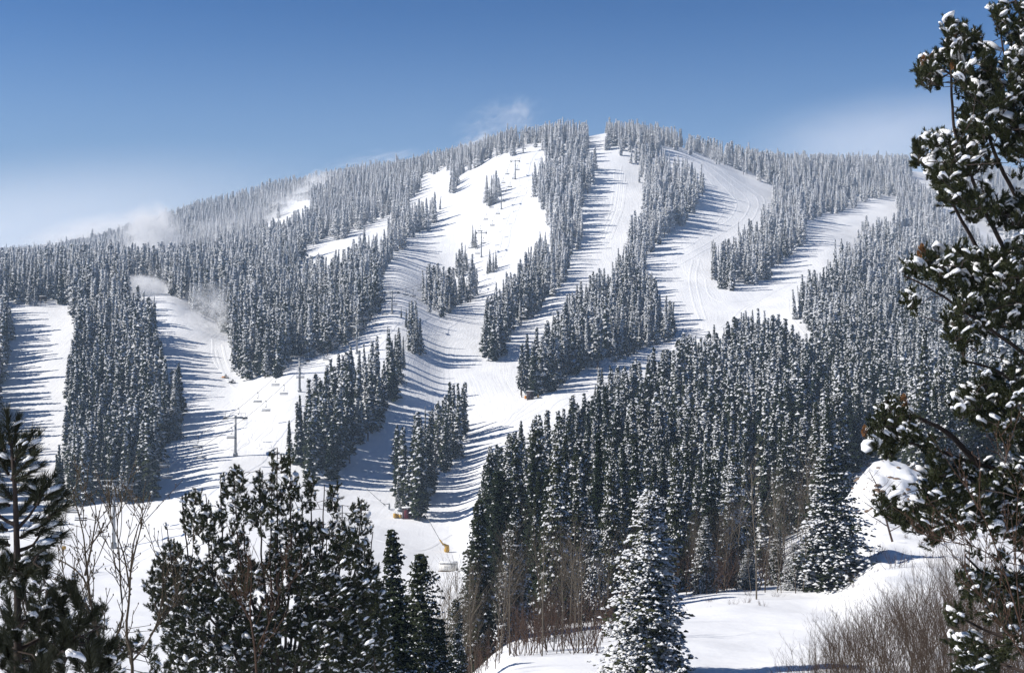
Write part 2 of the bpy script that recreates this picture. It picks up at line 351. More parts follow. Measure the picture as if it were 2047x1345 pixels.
# ------------------------------------------------------------------ open snow as seen in the photograph (runs), used only to clear trees
SNOW = [
 [(0,600),(60,615),(85,605),(150,603),(140,660),(125,720),(120,770),(135,830),(118,870),(105,930),(95,990),(0,1000),(0,770),(15,755),(30,700),(48,640)],
 [(245,562),(300,560),(330,566),(345,598),(365,600),(385,622),(425,645),(440,662),(462,665),(466,715),(480,758),(520,762),(560,748),(600,722),(650,712),(700,690),(745,640),(772,622),(800,640),(800,760),(790,775),(788,690),(767,700),(767,722),(747,674),(716,691),(692,719),(665,726),(620,763),(590,800),(570,815),(555,830),(548,880),(560,900),(600,965),(685,960),(703,927),(747,876),(771,842),(788,808),(830,790),(820,860),(800,850),(790,850),(785,930),(780,1020),(830,1040),(850,1035),(880,980),(900,950),(930,890),(966,941),(960,994),(936,1043),(924,1083),(920,1136),(915,1190),(870,1200),(0,1200),(0,1010),(130,1015),(300,1003),(318,960),(345,900),(365,850),(360,760),(340,735),(332,760),(325,700),(318,640),(300,590)],
 [(1093,288),(1083,299),(1074,350),(1074,391),(1083,436),(1095,453),(1073,477),(1059,494),(1045,521),(1028,538),(1004,556),(991,590),(977,610),(975,640),(952,650),(962,709),(973,729),(1007,719),(1024,664),(1051,644),(1079,620),(1110,590),(1138,573),(1144,518),(1162,494),(1167,463),(1165,426),(1182,391),(1192,361),(1213,326),(1199,299),(1175,292),(1177,268),(1211,268),(1216,299),(1261,320),(1281,326),(1278,364),(1281,419),(1254,436),(1247,484),(1227,511),(1209,534),(1188,538),(1174,572),(1154,565),(1144,599),(1120,616),(1106,637),(1079,657),(1055,678),(1043,712),(1044,784),(1044,795),(1080,797),(1113,777),(1147,763),(1181,739),(1205,736),(1198,773),(1178,808),(1147,800),(1133,818),(1113,822),(1103,845),(1075,845),(1051,835),(1034,869),(1014,869),(1000,900),(980,910),(966,941),(930,945),(935,850),(925,780),(905,770),(880,800),(850,840),(835,815),(800,800),(785,760),(790,650),(768,604),(765,552),(775,525),(816,494),(847,467),(871,443),(885,405),(919,385),(915,354),(960,328),(1010,310),(1080,298)],
 [(1312,294),(1350,295),(1384,309),(1418,321),(1459,337),(1503,354),(1534,367),(1548,391),(1531,405),(1527,432),(1514,445),(1483,445),(1469,469),(1449,486),(1422,486),(1418,507),(1422,568),(1445,589),(1463,589),(1469,572),(1514,568),(1541,558),(1561,538),(1596,497),(1609,483),(1611,442),(1633,439),(1664,425),(1691,422),(1718,408),(1752,398),(1790,398),(1790,418),(1759,432),(1735,439),(1708,466),(1698,486),(1670,483),(1667,514),(1647,517),(1643,541),(1616,541),(1599,558),(1582,575),(1575,599),(1575,626),(1603,657),(1640,690),(1600,668),(1570,650),(1545,640),(1520,627),(1480,627),(1476,650),(1440,660),(1400,665),(1370,672),(1350,690),(1342,610),(1315,559),(1308,548),(1281,545),(1278,521),(1305,504),(1339,484),(1359,463),(1380,439),(1384,422),(1408,391),(1408,357),(1391,326),(1370,312),(1312,296)],
 [(1817,326),(1855,337),(1875,360),(1870,378),(1834,362),(1820,350)],
 [(1870,405),(1935,425),(2000,470),(2047,500),(2047,515),(2005,492),(1955,455),(1900,428)],
 [(496,462),(545,437),(590,407),(632,401),(600,420),(540,448)],
 [(592,522),(633,489),(698,467),(740,448),(782,432),(775,450),(734,465),(700,487),(650,508),(612,520)],
 [(864,354),(898,337),(902,350),(850,398),(813,408),(844,385)],
 [(1200,736),(1260,713),(1300,698),(1350,688),(1345,702),(1290,718),(1215,745)],
 [(930,1300),(1080,1268),(1220,1262),(1381,1241),(1393,1213),(1482,1197),(1543,1177),(1584,1185),(1689,1185),(1713,1116),(1700,1060),(1689,1002),(1685,962),(1766,921),(1806,926),(1850,1000),(1870,1090),(2047,1100),(2047,1345),(880,1345)],
 [(1500,905),(1522,900),(1515,930),(1500,925)],
 [(0,1195),(870,1195),(900,1240),(880,1345),(0,1345)],
]
ISLANDS = [
 [(968,412),(968,365),(975,345),(1000,348),(998,395),(990,412)],
 [(938,500),(940,450),(953,450),(955,500)],
 [(922,552),(923,488),(938,488),(940,552)],
 [(837,528),(870,535),(905,545),(925,545),(935,520),(956,545),(974,556),(982,565),(953,583),(939,607),(905,620),(885,645),(864,631),(847,620),(837,590)],
 [(973,550),(975,497),(993,497),(990,550)],
 [(805,616),(822,600),(836,602),(839,647),(836,710),(820,712),(814,664)],
 [(771,657),(797,655),(813,670),(815,712),(800,735),(800,768),(785,772),(770,722)],
 [(340,735),(362,740),(365,880),(335,880)],
]
MW, MH = 1024, 673
def raster(poly):
    g = np.zeros((MH, MW), bool); p = np.array(poly, float) / 2.0
    ys = np.arange(MH) + 0.5; xs = np.arange(MW) + 0.5
    x1, y1 = p[:, 0], p[:, 1]; x2, y2 = np.roll(x1, -1), np.roll(y1, -1)
    for r in range(max(0, int(y1.min()) - 1), min(MH, int(y1.max()) + 2)):
        y = ys[r]; c = (y1 > y) != (y2 > y)
        if not c.any(): continue
        xi = np.sort(x1[c] + (y - y1[c]) * (x2[c] - x1[c]) / (y2[c] - y1[c]))
        for a, b in zip(xi[::2], xi[1::2]): g[r] |= (xs >= a) & (xs < b)
    return g
MASK = np.zeros((MH, MW), bool)
for p in SNOW: MASK |= raster(p)
for p in ISLANDS: MASK &= ~raster(p)
def snowy(u, v):
    i = np.clip((np.asarray(v) / 2).astype(int), 0, MH - 1); j = np.clip((np.asarray(u) / 2).astype(int), 0, MW - 1)
    return MASK[i, j] & (np.asarray(v) < 1345) & (np.asarray(u) >= 0) & (np.asarray(u) < 2047)

# skyline of the treetops in the photograph
SKY = np.array([(-600,520),(0,498),(100,492),(200,468),(300,440),(400,402),(500,372),(600,350),(700,335),(800,322),(900,300),(960,282),(1010,262),(1060,254),(1100,248),(1140,243),(1170,245),(1180,256),(1205,252),(1230,244),(1260,246),(1300,252),(1340,256),(1400,268),(1500,300),(1560,308),(1700,311),(1800,310),(1900,322),(2047,335),(2600,360)], float)

# ------------------------------------------------------------------ conifers
def frond_arrays(org, dirs, L_, nclump, size, rg, droop=0.25):
    """one branch's foliage and snow pads; returns verts, quads, sn"""
def make_conifer(name, seed, h=16.0, r=1.7, layers=46, per=6, clump=5, csize=0.55, shape=0.8, bare=0.06, pads=True, mat=None, trunk=True, irregular=0.2, pad_size=1.0, top_pow=0.85):
    rg = np.random.default_rng(seed)
    nb = layers * per
    t = (np.arange(nb) + rg.uniform(0, 1, nb)) / nb
    t = bare + (1 - bare) * t                         # 0 bottom .. 1 top
    rad = r * np.minimum(1.0, ((1 - t) / (1 - bare)) ** top_pow * 1.05 + 0.02)
    rad *= np.clip((t - bare) / 0.08 + 0.55, 0, 1)     # lower skirt narrows
    rad *= 1 - irregular * rg.random(nb) * 1.6 + irregular * .5
    wob = 1 + irregular * 0.8 * np.sin(t * 23 + rg.uniform(0, 6)) * 0.5
    rad = np.maximum(rad * wob, 0.10)
    phi = np.arange(nb) * 2.399963 + rg.normal(0, .5, nb)
    lop = 1 + (.30 if layers > 60 else .2) * np.cos(phi - rg.uniform(0, 6.28)); rad = rad * lop
    elev = np.where(t > 0.8, 0.5, 0.05 - 0.35 * (1 - t)) + rg.normal(0, .20, nb)
    # clumps along the branch
    k = clump
    s = (np.arange(k)[None] + rg.uniform(.1, 1, (nb, k))) / k
    s = s ** 0.8
    rr = rad[:, None] * s
    zz = t[:, None] * h + rr * np.tan(elev)[:, None] - 0.16 * rr ** 2 / max(r, .5)
    side = rg.normal(0, .30, (nb, k)) * (0.4 + rr * 0.55)
    cphi, sphi = np.cos(phi)[:, None], np.sin(phi)[:, None]
    P = np.stack([cphi * rr - sphi * side, sphi * rr + cphi * side, zz], -1).reshape(-1, 3)
    ang = np.repeat(phi, k) + rg.normal(0, .7, nb * k)
    tt = np.repeat(t, k)
    sz = csize * (0.55 + 0.6 * (1 - tt)) * rg.uniform(.65, 1.3, nb * k)
    n = len(P)
    # needle clump: a ragged spray of 3 drooping blades with different rolls
    Vs, Fs, An = [], [], []
    off = 0
    ncl = rg.random(n) * .6 + .4 * np.repeat(rg.random(nb), k)
    for b in range(3):
        a2 = ang + rg.normal(0, .6, n) + (b - 1) * 0.7
        dz = rg.uniform(-.75, .12, n)
        d = np.stack([np.cos(a2), np.sin(a2), dz], -1); d /= np.linalg.norm(d, axis=1, keepdims=True)
        up = np.stack([rg.normal(0, .6, n), rg.normal(0, .6, n), np.ones(n)], -1)
        w = np.cross(d, up); w /= np.linalg.norm(w, axis=1, keepdims=True) + 1e-6
        ln = sz * rg.uniform(.8, 1.25, n); wd = sz * rg.uniform(.22, .38, n)
        base = P - d * (ln * .35)[:, None]
        v = np.stack([base, base + d * (ln * .55)[:, None] + w * wd[:, None], base + d * ln[:, None] * 1.05, base + d * (ln * .5)[:, None] - w * wd[:, None]], 1)
        Vs.append(v.reshape(-1, 3)); Fs.append(np.arange(n * 4).reshape(-1, 4) + off); off += n * 4
        An.append(.38 + .55 * ncl + .35 * rg.random(n))
    if pads:
        m = rg.random(n) < 0.85
        Pp = P[m] + np.array([0, 0, 0.06]); s2 = sz[m] * rg.uniform(.30, .52, m.sum()) * pad_size; a3 = ang[m]; q = len(Pp)
        ring = []
        for c in range(5):
            aa = a3 + c * 2 * math.pi / 5
            rx = s2 * rg.uniform(.8, 1.25, q)
            long = 1 + .3 * np.abs(np.cos(aa - a3))
            ring.append(Pp + np.stack([np.cos(aa) * rx * long, np.sin(aa) * rx * long, -s2 * rg.uniform(.45, 1.15, q)], -1))
        topv = Pp + np.stack([np.zeros(q), np.zeros(q), s2 * rg.uniform(.3, .6, q)], -1)
        v = np.stack([topv] + ring, 1).reshape(-1, 3)
        i0 = np.arange(q) * 6
        tri = np.concatenate([np.stack([i0, i0 + 1 + c, i0 + 1 + (c + 1) % 5], -1) for c in range(5)]) + off
        Vs.append(v); off += len(v)
        br = np.repeat(rg.random(nb), k)[m]; asn = np.tile(br * .68 + rg.uniform(0, .3, q), 5)
    else:
        tri = np.zeros((0, 3), int); asn = np.zeros(0)
    me = np_mesh(name, np.concatenate(Vs), [(np.concatenate(Fs), 0), (tri, 0)], [mat or M_TREE], attr=[np.concatenate(An), asn])
    tv, tq, _ = tube_arrays([(0, 0, -1.0), (0.02, 0, h * .3), (0, 0.03, h * .7), (0, 0, h * .99)], [h * .012 + .03, h * .010 + .02, h * .005 + .01, .01], 6)
    return me, (tv, tq)

def whole(name, me_tv, mat):       # crown and trunk in one mesh, for the far forest
    me, (tv, tq) = me_tv
    nv = len(me.vertices); co = np.empty(nv * 3, np.float32); me.vertices.foreach_get('co', co)
    npoly = len(me.polygons); ls = np.empty(npoly, np.int32); lt = np.empty(npoly, np.int32)
    me.polygons.foreach_get('loop_start', ls); me.polygons.foreach_get('loop_total', lt)
    vi = np.empty(len(me.loops), np.int32); me.loops.foreach_get('vertex_index', vi)
    sn = np.empty(npoly, np.float32); me.attributes['sn'].data.foreach_get('value', sn)
    q = vi[ls[lt == 4][:, None] + np.arange(4)]; t = vi[ls[lt == 3][:, None] + np.arange(3)]
    return np_mesh(name, np.concatenate([co.reshape(-1, 3), tv]), [(q, 0), (t, 0), (tq + nv, 1)], [mat, M_TRUNK], attr=[sn[lt == 4], sn[lt == 3], np.full(len(tq), 9.0)])

FAR = []
specs = [(16, 1.5, .9, 1.25), (16, 1.8, .85, 1.15), (16, 2.1, .8, 1.3), (16, 1.25, .9, 1.1), (16, 1.7, .75, .8), (16, 2.1, .6, .6), (16, 1.6, .9, 1.4), (16, 2.2, .7, 1.05)]
for i, (h, r, sh, tp) in enumerate(specs):
    irr = 0.3 if tp < .65 else 0.18
    ob = bpy.data.objects.new('forest_conifer', whole('far_conifer', make_conifer('c', 100 + i, h, r, layers=34, per=4, clump=3, csize=.85, irregular=irr, bare=.05 if tp > .65 else .18, top_pow=tp, pad_size=1.15), M_TREE))
    FAR.append(ob)
FAR.append(bpy.data.objects.new('forest_snag', whole('far_snag', make_conifer('c', 130, 15, .7, layers=22, per=3, clump=2, csize=.7, irregular=.5, bare=.15, top_pow=.5, pad_size=.8), M_TREE)))
MID = [make_conifer('crown', 200 + i, 16, r, layers=56, per=7, clump=8, csize=.40, irregular=irr + .1, top_pow=tp, mat=M_NEEDLE_NEAR, bare=b) for i, (r, tp, irr, b) in enumerate([(2.0, 1.2, .25, .04), (2.5, 1.1, .3, .04), (1.8, 1.3, .15, .05), (2.6, .85, .3, .1), (2.0, .45, .5, .32), (1.0, .6, .6, .12)])]
NEARC = [make_conifer('crown', 300 + i, 13, r, layers=70, per=10, clump=13, csize=.27, irregular=.34, top_pow=tp, mat=mt, bare=.02, pad_size=1.05) for i, (r, tp, mt) in enumerate([(2.9, .80, M_BIG), (2.2, .75, M_NEEDLE_NEAR), (2.4, .62, M_THIN_SNOW), (2.75, .58, M_BIG)])]
def trunk_mesh(tvq): return np_mesh('trunk', tvq[0], [(tvq[1], 0)], [M_TRUNK], smooth=True)
MIDT = [trunk_mesh(m[1]) for m in MID]; NEART = [trunk_mesh(m[1]) for m in NEARC]

# scatter candidates over the mountain
cand = []
D = 105.0
while D < 1850:
    sp = 2.7 + D / 330.0 + 1.1 * max(0.0, min(1.0, (380 - D) / 120))
    wmin, wmax = (-0.47, 0.50)
    n = int((wmax - wmin) * D / sp)
    a = (np.arange(n) + rng.uniform(0, 1, n)) / n * (wmax - wmin) + wmin
    d = D + rng.uniform(-.5, .5, n) * sp
    cand.append(np.stack([a * d, d], -1)); D += sp * .95
cand = np.concatenate(cand)
cx, cy = cand[:, 0], cand[:, 1]
cz = ground(cx, cy)
hh = (1.15 - .62 * rng.random(len(cx)) ** 1.6) * np.interp(cy, [100, 350, 700, 1000, 1800], [15, 18, 16.5, 14.5, 14])
hh *= np.where(rng.random(len(cx)) < .05, 1.18, 1.0)
hh *= 0.76 + .44 * vnoise(cx / 30, cy / 30, 11)
cu = CX + F * cx / cy; cv = HV - F * cz / cy
skyv = np.interp(cu, SKY[:, 0], SKY[:, 1])
hmax = (HV - (skyv - rng.exponential(3.5, len(cx)) + 1)) * cy / F - cz
hh = np.where((hmax < hh) & (hmax > 5.5), hmax, hh)
ct = HV - F * (cz + hh) / cy
ok = np.ones(len(cx), bool)
ju = (vnoise(cu / 13, cv / 13, 21) - .5) * 20 + (vnoise(cu / 45, cv / 45, 22) - .5) * 16; ju = ju * np.interp(cy, [150, 350], [.3, 1])
jv = (vnoise(cu / 15, cv / 15, 23) - .5) * 14
KEEP = [(1038, 764, 1086, 802), (778, 1008, 829, 1042), (868, 1040, 925, 1155), (438, 735, 475, 775), (78, 588, 98, 612)]    # sheds and machines stay in view
for f in (0.0, .2, .4, .6, .8):
    vv = cv + (ct - cv) * f
    for (a0, b0, a1, b1) in KEEP: ok &= ~((cu > a0) & (cu < a1) & (vv > b0) & (vv < b1) & (cv > b1 - 8))
for f in (0.0, .15, .3, .45, .6, .75, .88):
    vv = cv + (ct - cv) * f
    for dx in (-.28, .28):
        wpx = dx * F / cy * np.interp(f, [0, 1], [3.2, .8])
        ok &= ~snowy(cu + wpx + ju, vv + jv)
ok &= hmax >= hh - .01
crest = np.interp(cu, UU, CRESTD)
ok &= cy < crest * 1.09
# trees whose foot the camera could not see on the near slope at the bottom of the picture: nearer belt only right of the aspens
ok &= ~((cy < 300) & (cu < 925))
ok &= ~((cy < 330) & (cu < 780))
ok &= ~((cy < 150 + 34 * vnoise(cu / 38, cu * 0, 31)) & (cu > 1240))
ok &= ~((cv > 1255 - (cu - 920) * .1) & (cu > 0))
ok &= ~((cy < 196) & (cu > 1660))
ok &= ~((cy < 205) & (cu > 1525))
ok &= ~((cx - 48) ** 2 + (cy - 180) ** 2 < 13 ** 2)
# keep the chair-lift corridor clear
lx = 0.15 * cy - 135
ok &= ~((np.abs(cx - lx) < 6) & (cy < 1000) & (hh > 6) & ~((cy > 640) & (cy < 745)))
T = np.stack([cx, cy, cz, hh, cu, cv, ct], -1)[ok]
print('forest trees', len(T))
# apparent size, roughly corrected for what stands in front
order = np.argsort(-T[:, 3] / T[:, 1])
idx_near = order[:292]
isn = np.zeros(len(T), bool); isn[idx_near] = True

def stand_of(u, v):
    if u < 420: return 'tall dark frosted spruce in the dense stand between the two left ski runs', 'spruces between the two left runs'
    if u < 700: return 'frosted spruce in the wedge of trees right of the lowest lift towers', 'spruces beside the lower chairlift'
    if u < 960 and v < 1080: return 'snow coated spruce in the small clump behind the dark shed', 'spruces behind the dark shed'
    if u < 1120: return 'snow dusted spruce on the left edge of the dark front forest', 'spruces on the left edge of the front forest'
    if u < 1420: return 'snow dusted dark spruce in the middle of the front forest above the aspens', 'spruces in the middle of the front forest'
    if u < 1700: return 'snow dusted spruce in the front forest between the aspens and the knoll', 'spruces in the right of the front forest'
    return 'snow dusted spruce on the slope behind the rocky knoll and big pine', 'spruces behind the rocky knoll'

def conifer_thing(x, y, z, h, kind, lib, tlib, href, label, group, rz, wid=1.0):
    e = empty('spruce_tree', (x, y, z - .1), rz)
    s = h / href; e.scale = (s * wid, s * wid, s)
    e['label'] = label; e['category'] = 'tree'
    if group: e['group'] = group
    link('crown', lib[kind][0], e); link('trunk', tlib[kind], e)
    return e
for k in idx_near:
    x, y, z, h, u, v, tv = T[k]
    lb, g = stand_of(u, v)
    conifer_thing(x, y, z, h, int(rng.choice(6, p=[.24, .22, .24, .14, .11, .05])), MID, MIDT, 16.0, lb, g, rng.uniform(0, 6.28), rng.uniform(.85, 1.15))

# the rest of the forest: one object of instanced trees
FT = T[~isn]
fp = bpy.data.meshes.new('forest'); fp.vertices.add(len(FT)); fp.vertices.foreach_set('co', FT[:, :3].astype(np.float32).ravel())
def pattr(me, name, typ, vals):
    a = me.attributes.new(name, typ, 'POINT')
    a.data.foreach_set('vector' if typ == 'FLOAT_VECTOR' else 'value', np.asarray(vals).ravel())
s = FT[:, 3] / 16.0; wv = s * rng.uniform(.85, 1.25, len(FT)) * np.interp(FT[:, 1], [300, 1200], [1, 1.15])
pattr(fp, 'scl', 'FLOAT_VECTOR', np.stack([wv, wv, s], -1).astype(np.float32))
pattr(fp, 'rot', 'FLOAT_VECTOR', np.stack([rng.normal(0, .04, len(FT)), rng.normal(0, .04, len(FT)), rng.uniform(0, 6.28, len(FT))], -1).astype(np.float32))
knd = rng.integers(0, 8, len(FT)).astype(np.int32); knd[rng.random(len(FT)) < .06] = 8
pattr(fp, 'knd', 'INT', knd)
fo = link('forest', fp)
tag(fo, 'mass of frosted conifers covering the mountain between the ski runs', 'forest', kind='stuff')
col = bpy.data.collections.new('tree_kinds')
for o in FAR: col.objects.link(o)
ng = bpy.data.node_groups.new('plant_forest', 'GeometryNodeTree')
ng.interface.new_socket('Geometry', in_out='INPUT', socket_type='NodeSocketGeometry')
ng.interface.new_socket('Geometry', in_out='OUTPUT', socket_type='NodeSocketGeometry')
gi = ng.nodes.new('NodeGroupInput'); go = ng.nodes.new('NodeGroupOutput')
iop = ng.nodes.new('GeometryNodeInstanceOnPoints'); ci = ng.nodes.new('GeometryNodeCollectionInfo')
ci.inputs['Collection'].default_value = col; ci.inputs['Separate Children'].default_value = True; ci.inputs['Reset Children'].default_value = True
def na(name, typ):
    n = ng.nodes.new('GeometryNodeInputNamedAttribute'); n.data_type = typ; n.inputs['Name'].default_value = name; return n.outputs['Attribute']
iop.inputs['Pick Instance'].default_value = True
ng.links.new(gi.outputs[0], iop.inputs['Points']); ng.links.new(ci.outputs[0], iop.inputs['Instance'])
ng.links.new(na('knd', 'INT'), iop.inputs['Instance Index']); ng.links.new(na('scl', 'FLOAT_VECTOR'), iop.inputs['Scale'])
e2r = ng.nodes.new('FunctionNodeEulerToRotation'); ng.links.new(na('rot', 'FLOAT_VECTOR'), e2r.inputs[0]); ng.links.new(e2r.outputs[0], iop.inputs['Rotation'])
ng.links.new(iop.outputs[0], go.inputs[0])
fo.modifiers.new('plant', 'NODES').node_group = ng
# small tree islands on the open run, placed one by one
def px_tree(u, v, top, kind=None, lib=None, label=None, wid=1.0, group=None, D=None):
    x, y, z = at(u, D) if D else hit(u, v)
    h = (HV - top) * y / F - z
    return conifer_thing(x, y, z, h, kind if kind is not None else int(rng.integers(0, 4)), *((MID, MIDT, 16.0) if lib is None else lib), label, group, rng.uniform(0, 6.28), wid)
for lb, g, pts in [
  ('white frosted spruce in the lone cluster beside the upper lift towers', 'lone cluster on the upper run', [(973, 411, 350), (982, 410, 362), (991, 408, 343), (978, 414, 372)]),
  ('white frosted spruce in the pair standing high on the open run', 'pair of spruces on the open run', [(945, 497, 449), (950, 499, 458)]),
  ('frosted spruce in the narrow row above the tree island', 'narrow row above the tree island', [(930, 522, 489), (933, 543, 506), (927, 548, 515)]),
  ('small frosted spruce right of the tower on the headwall', 'small spruces right of the headwall tower', [(979, 546, 498), (986, 545, 505), (991, 538, 500), (974, 549, 520)]),
  ('white frosted spruce in the narrow clump below the open chairlift bend', 'narrow clump below the chairlift bend', [(823, 690, 600), (832, 706, 618), (812, 655, 616), (827, 708, 640), (818, 668, 603)]),
  ('tall frosted spruce at the upper tip of the wedge of trees', 'upper tip of the wedge of trees', [(778, 735, 657), (797, 768, 655), (790, 750, 668), (806, 735, 672), (784, 762, 680), (800, 725, 665), (775, 700, 662)]),
  ('lone frosted spruce at the right edge of the dark left stand', None, [(351, 880, 737)]),
  ('small snowy spruce left of the dark shed', None, [(795, 1022, 960)]),
  ('thin leaning snowy spruce rising out of the shed clump', None, [(850, 975, 812)]),
  ('little spruce on the snow below the fifth lift tower', None, [(802, 635, 612)]),
]:
    for (u, v, tp) in pts:
        o = px_tree(u, v, tp, label=lb, group=g, wid=.85)
        if 'leaning' in lb: o.rotation_euler.y = R(-5); o.scale.x = o.scale.y = .35
NL = (NEARC, NEART, 13.0)
M_DARKN = M_NEEDLE_NEAR
for (u, Dd, tp, w, kd, lb) in [
  (1302, 79, 985, 1.25, 3, 'big broad snow covered spruce at the near edge of the clearing'),
  (1652, 138, 885, 1.45, 0, 'big snow covered spruce standing left of the rocky knoll'),
  (1590, 139, 1085, 1.5, 3, 'small bushy snow laden spruce hugging the left foot of the big knoll spruce'),
  (1700, 141, 1040, 1.0, 1, 'dark small spruce on the right side of the big knoll spruce'),
  (1112, 128, 893, .82, 1, 'tall spruce with heavy white boughs behind the aspen trunks'),
  (1222, 132, 930, .75, 1, 'dark green spruce behind the broad near spruce on its left'),
  (1350, 150, 888, .7, 1, 'tall dark spruce rising right behind the broad near spruce'),
  (1462, 152, 893, .75, 1, 'olive tinted spruce left of the bare brown saplings'),
  (1497, 142, 1095, 1.5, 3, 'low snow laden spruce behind the pale aspen at the clearing edge'),
  (1180, 128, 1010, .9, 0, 'broad snowy spruce in the shade behind the aspens'),
  (958, 118, 1000, .85, 1, 'snowy spruce at the left corner of the front forest'),
  (1030, 120, 1010, .8, 0, 'spruce with brown shrubs growing at its foot in the front forest'),
  (1410, 140, 1030, 1.1, 0, 'wide snowy spruce at the back edge of the clearing'),
  (1555, 146, 1050, 1.1, 1, 'middle sized snowy spruce among brown saplings left of the knoll spruce'),
  (1285, 138, 1000, .9, 1, 'snowy spruce peeking over the left shoulder of the broad near spruce'),
  (782, 72, 1058, .85, 1, 'sparse young spruce right of the bushy pine'),
  (838, 68, 1105, 1.0, 2, 'round topped dark young conifer right of the sparse young spruce'),
  (760, 60, 1165, 1.0, 2, 'low dark conifer in the shade under the sparse young spruce'),
  (880, 78, 1235, 1.0, 1, 'low snowy conifer among the bare aspens left of the clearing'),
  (912, 92, 1195, .9, 2, 'small dark conifer at the left end of the aspen row'),
]:
    px_tree(u, 0, tp, kind=kd, lib=NL, label=lb, wid=w, D=Dd)

# ------------------------------------------------------------------ materials for made things
M_STEEL = plain('galvanised_steel', (0.30, 0.31, 0.32), 0.5, 0.3)
M_DKSTEEL = plain('dark_steel', (0.05, 0.05, 0.055), 0.6, 0.2)
M_SEAT = plain('dark_seat', (0.035, 0.035, 0.04), 0.7)
M_YEL = plain('yellow_padding', (0.52, 0.31, 0.06), 0.6)
M_ORANGE = plain('orange_padding', (0.75, 0.28, 0.03), 0.6)
M_SHED = plain('dark_brown_boards', (0.035, 0.022, 0.022), 0.8, bump=.3)
M_SHEDR = plain('dark_red_boards', (0.12, 0.02, 0.025), 0.8)
M_WHITE = plain('white_paint', (0.72, 0.70, 0.66), 0.6)
M_GREYL = plain('grey_line', (0.25, 0.25, 0.25), 0.7)
M_WOOD = plain('weathered_wood', (0.16, 0.11, 0.07), 0.9, bump=.3)
M_ROPE = plain('steel_rope', (0.10, 0.10, 0.11), 0.6)

# ------------------------------------------------------------------ chairlift
TW = [(314, 13.6, 'lowest lift tower, grey, standing before the dark left stand'),
      (392, 10.4, 'steel lift tower at the foot of the open run above the bushy pine'),
      (451, 9.8, 'steel lift tower beside the wedge of spruces'),
      (521, 10.0, 'steel lift tower against the long blue tree shadows'),
      (576, 8.6, 'steel lift tower just right of the forest edge at mid slope'),
      (722, 13.2, 'steel lift tower rising inside the small tree island'),
      (787, 13.6, 'tall steel lift tower on the white headwall'),
      (857, 11.0, 'steel lift tower beside the lone cluster of frosted trees'),
      (914, 11.6, 'steel lift tower high on the open run below the summit trees'),
      (950, 14.0, 'steel lift tower rising in front of the summit trees'),
      (992, 8.0, 'topmost lift tower on the skyline beside the summit trees')]
SHORT = ['lowest tower', 'tower above the bushy pine', 'tower by the wedge of spruces', 'tower in blue shadows', 'tower at the forest edge',
         'tower inside the tree island', 'tall headwall tower', 'tower by the lone tree cluster', 'high open run tower', 'tower before the summit trees', 'topmost tower']
LDIR = Vector((0.15, 1, 0)).normalized(); LRZ = math.atan2(-0.15, 1); LPERP = Vector((LDIR.y, -LDIR.x, 0))
def tower_parts():
    m = MB(); m.tube([(0, 0, -1), (0, 0, 5), (0, 0, 10)], [.42, .34, .27], 10); 
    m.box((0, 0, .5), (1.1, 1.1, .9), taper=.8)
    mast = m.mesh('mast', M_STEEL, True)
    a = MB(); a.box((0, 0, .1), (6.2, .35, .38)); a.box((0, 0, .55), (.5, .5, .6)); 
    for s in (-1, 1):
        a.tube([(s * 1.6, 0, .3), (s * 1.6, 0, 1.35)], .06, 5); a.tube([(s * 2.9, 0, .3), (s * 2.9, 0, 1.35)], .06, 5)
    a.box((0, 0, 1.4), (6.2, .12, .12))
    arm = a.mesh('crossarm', M_STEEL)
    w = MB()
    w.box((0, 0, -.25), (.16, 3.6, .2)); w.box((0, 0, -.55), (.5, 3.0, .06))
    for k in range(6):
        yy = -1.6 + k * .64
        w.tube([(-.12, yy, -.02), (.12, yy, -.02)], .26, 10)
    sheave = w.mesh('sheave_train', M_DKSTEEL)
    l = MB()
    for s in (-.16, .16): l.tube([(s, -.4, 0), (s, -.4, 9.6)], .025, 4)
    for k in range(24): l.tube([(-.16, -.4, .3 + k * .4), (.16, -.4, .3 + k * .4)], .02, 4)
    return mast, arm, sheave, l.mesh('ladder', M_STEEL)
tp_ = tower_parts(); heads = []
for i, (D_, h, lb) in enumerate(TW):
    x, y = 0.15 * D_ - 135, D_; z = gz(x, y)
    e = empty('lift_tower', (x, y, z), LRZ); tag(e, lb, 'lift tower', 'towers of the chairlift')
    ms = link('mast', tp_[0], e); ms.scale.z = h / 10
    link('crossarm', tp_[1], e, (0, 0, h)); ld = link('ladder', tp_[3], e); ld.scale.z = h / 10
    for s in (-1, 1): link('sheave_train', tp_[2], e, (s * 2.75, 0, h + .15))
    heads.append(Vector((x, y, z + h + .12)))
p0 = Vector((0.15 * 262 - 135, 262, 0)); p0.z = gz(p0.x, p0.y) + 9
for s, lb in ((-1, 'left hand steel haul rope carrying the chairs up the slope'), (1, 'right hand steel haul rope carrying the chairs down the slope')):
    pts = []
    hs = [p0] + heads
    for a_, b_ in zip(hs[:-1], hs[1:]):
        for k in range(8):
            t = k / 8; p = a_.lerp(b_, t); p.z -= 4 * t * (1 - t) * (b_ - a_).length * .012
            pts.append(p + LPERP * s * 2.75)
    pts.append(heads[-1] + LPERP * s * 2.75)
    m = MB(); m.tube(pts, .055, 5); tag(m.build('haul_rope', M_ROPE), lb, 'cable', 'haul ropes of the chairlift')
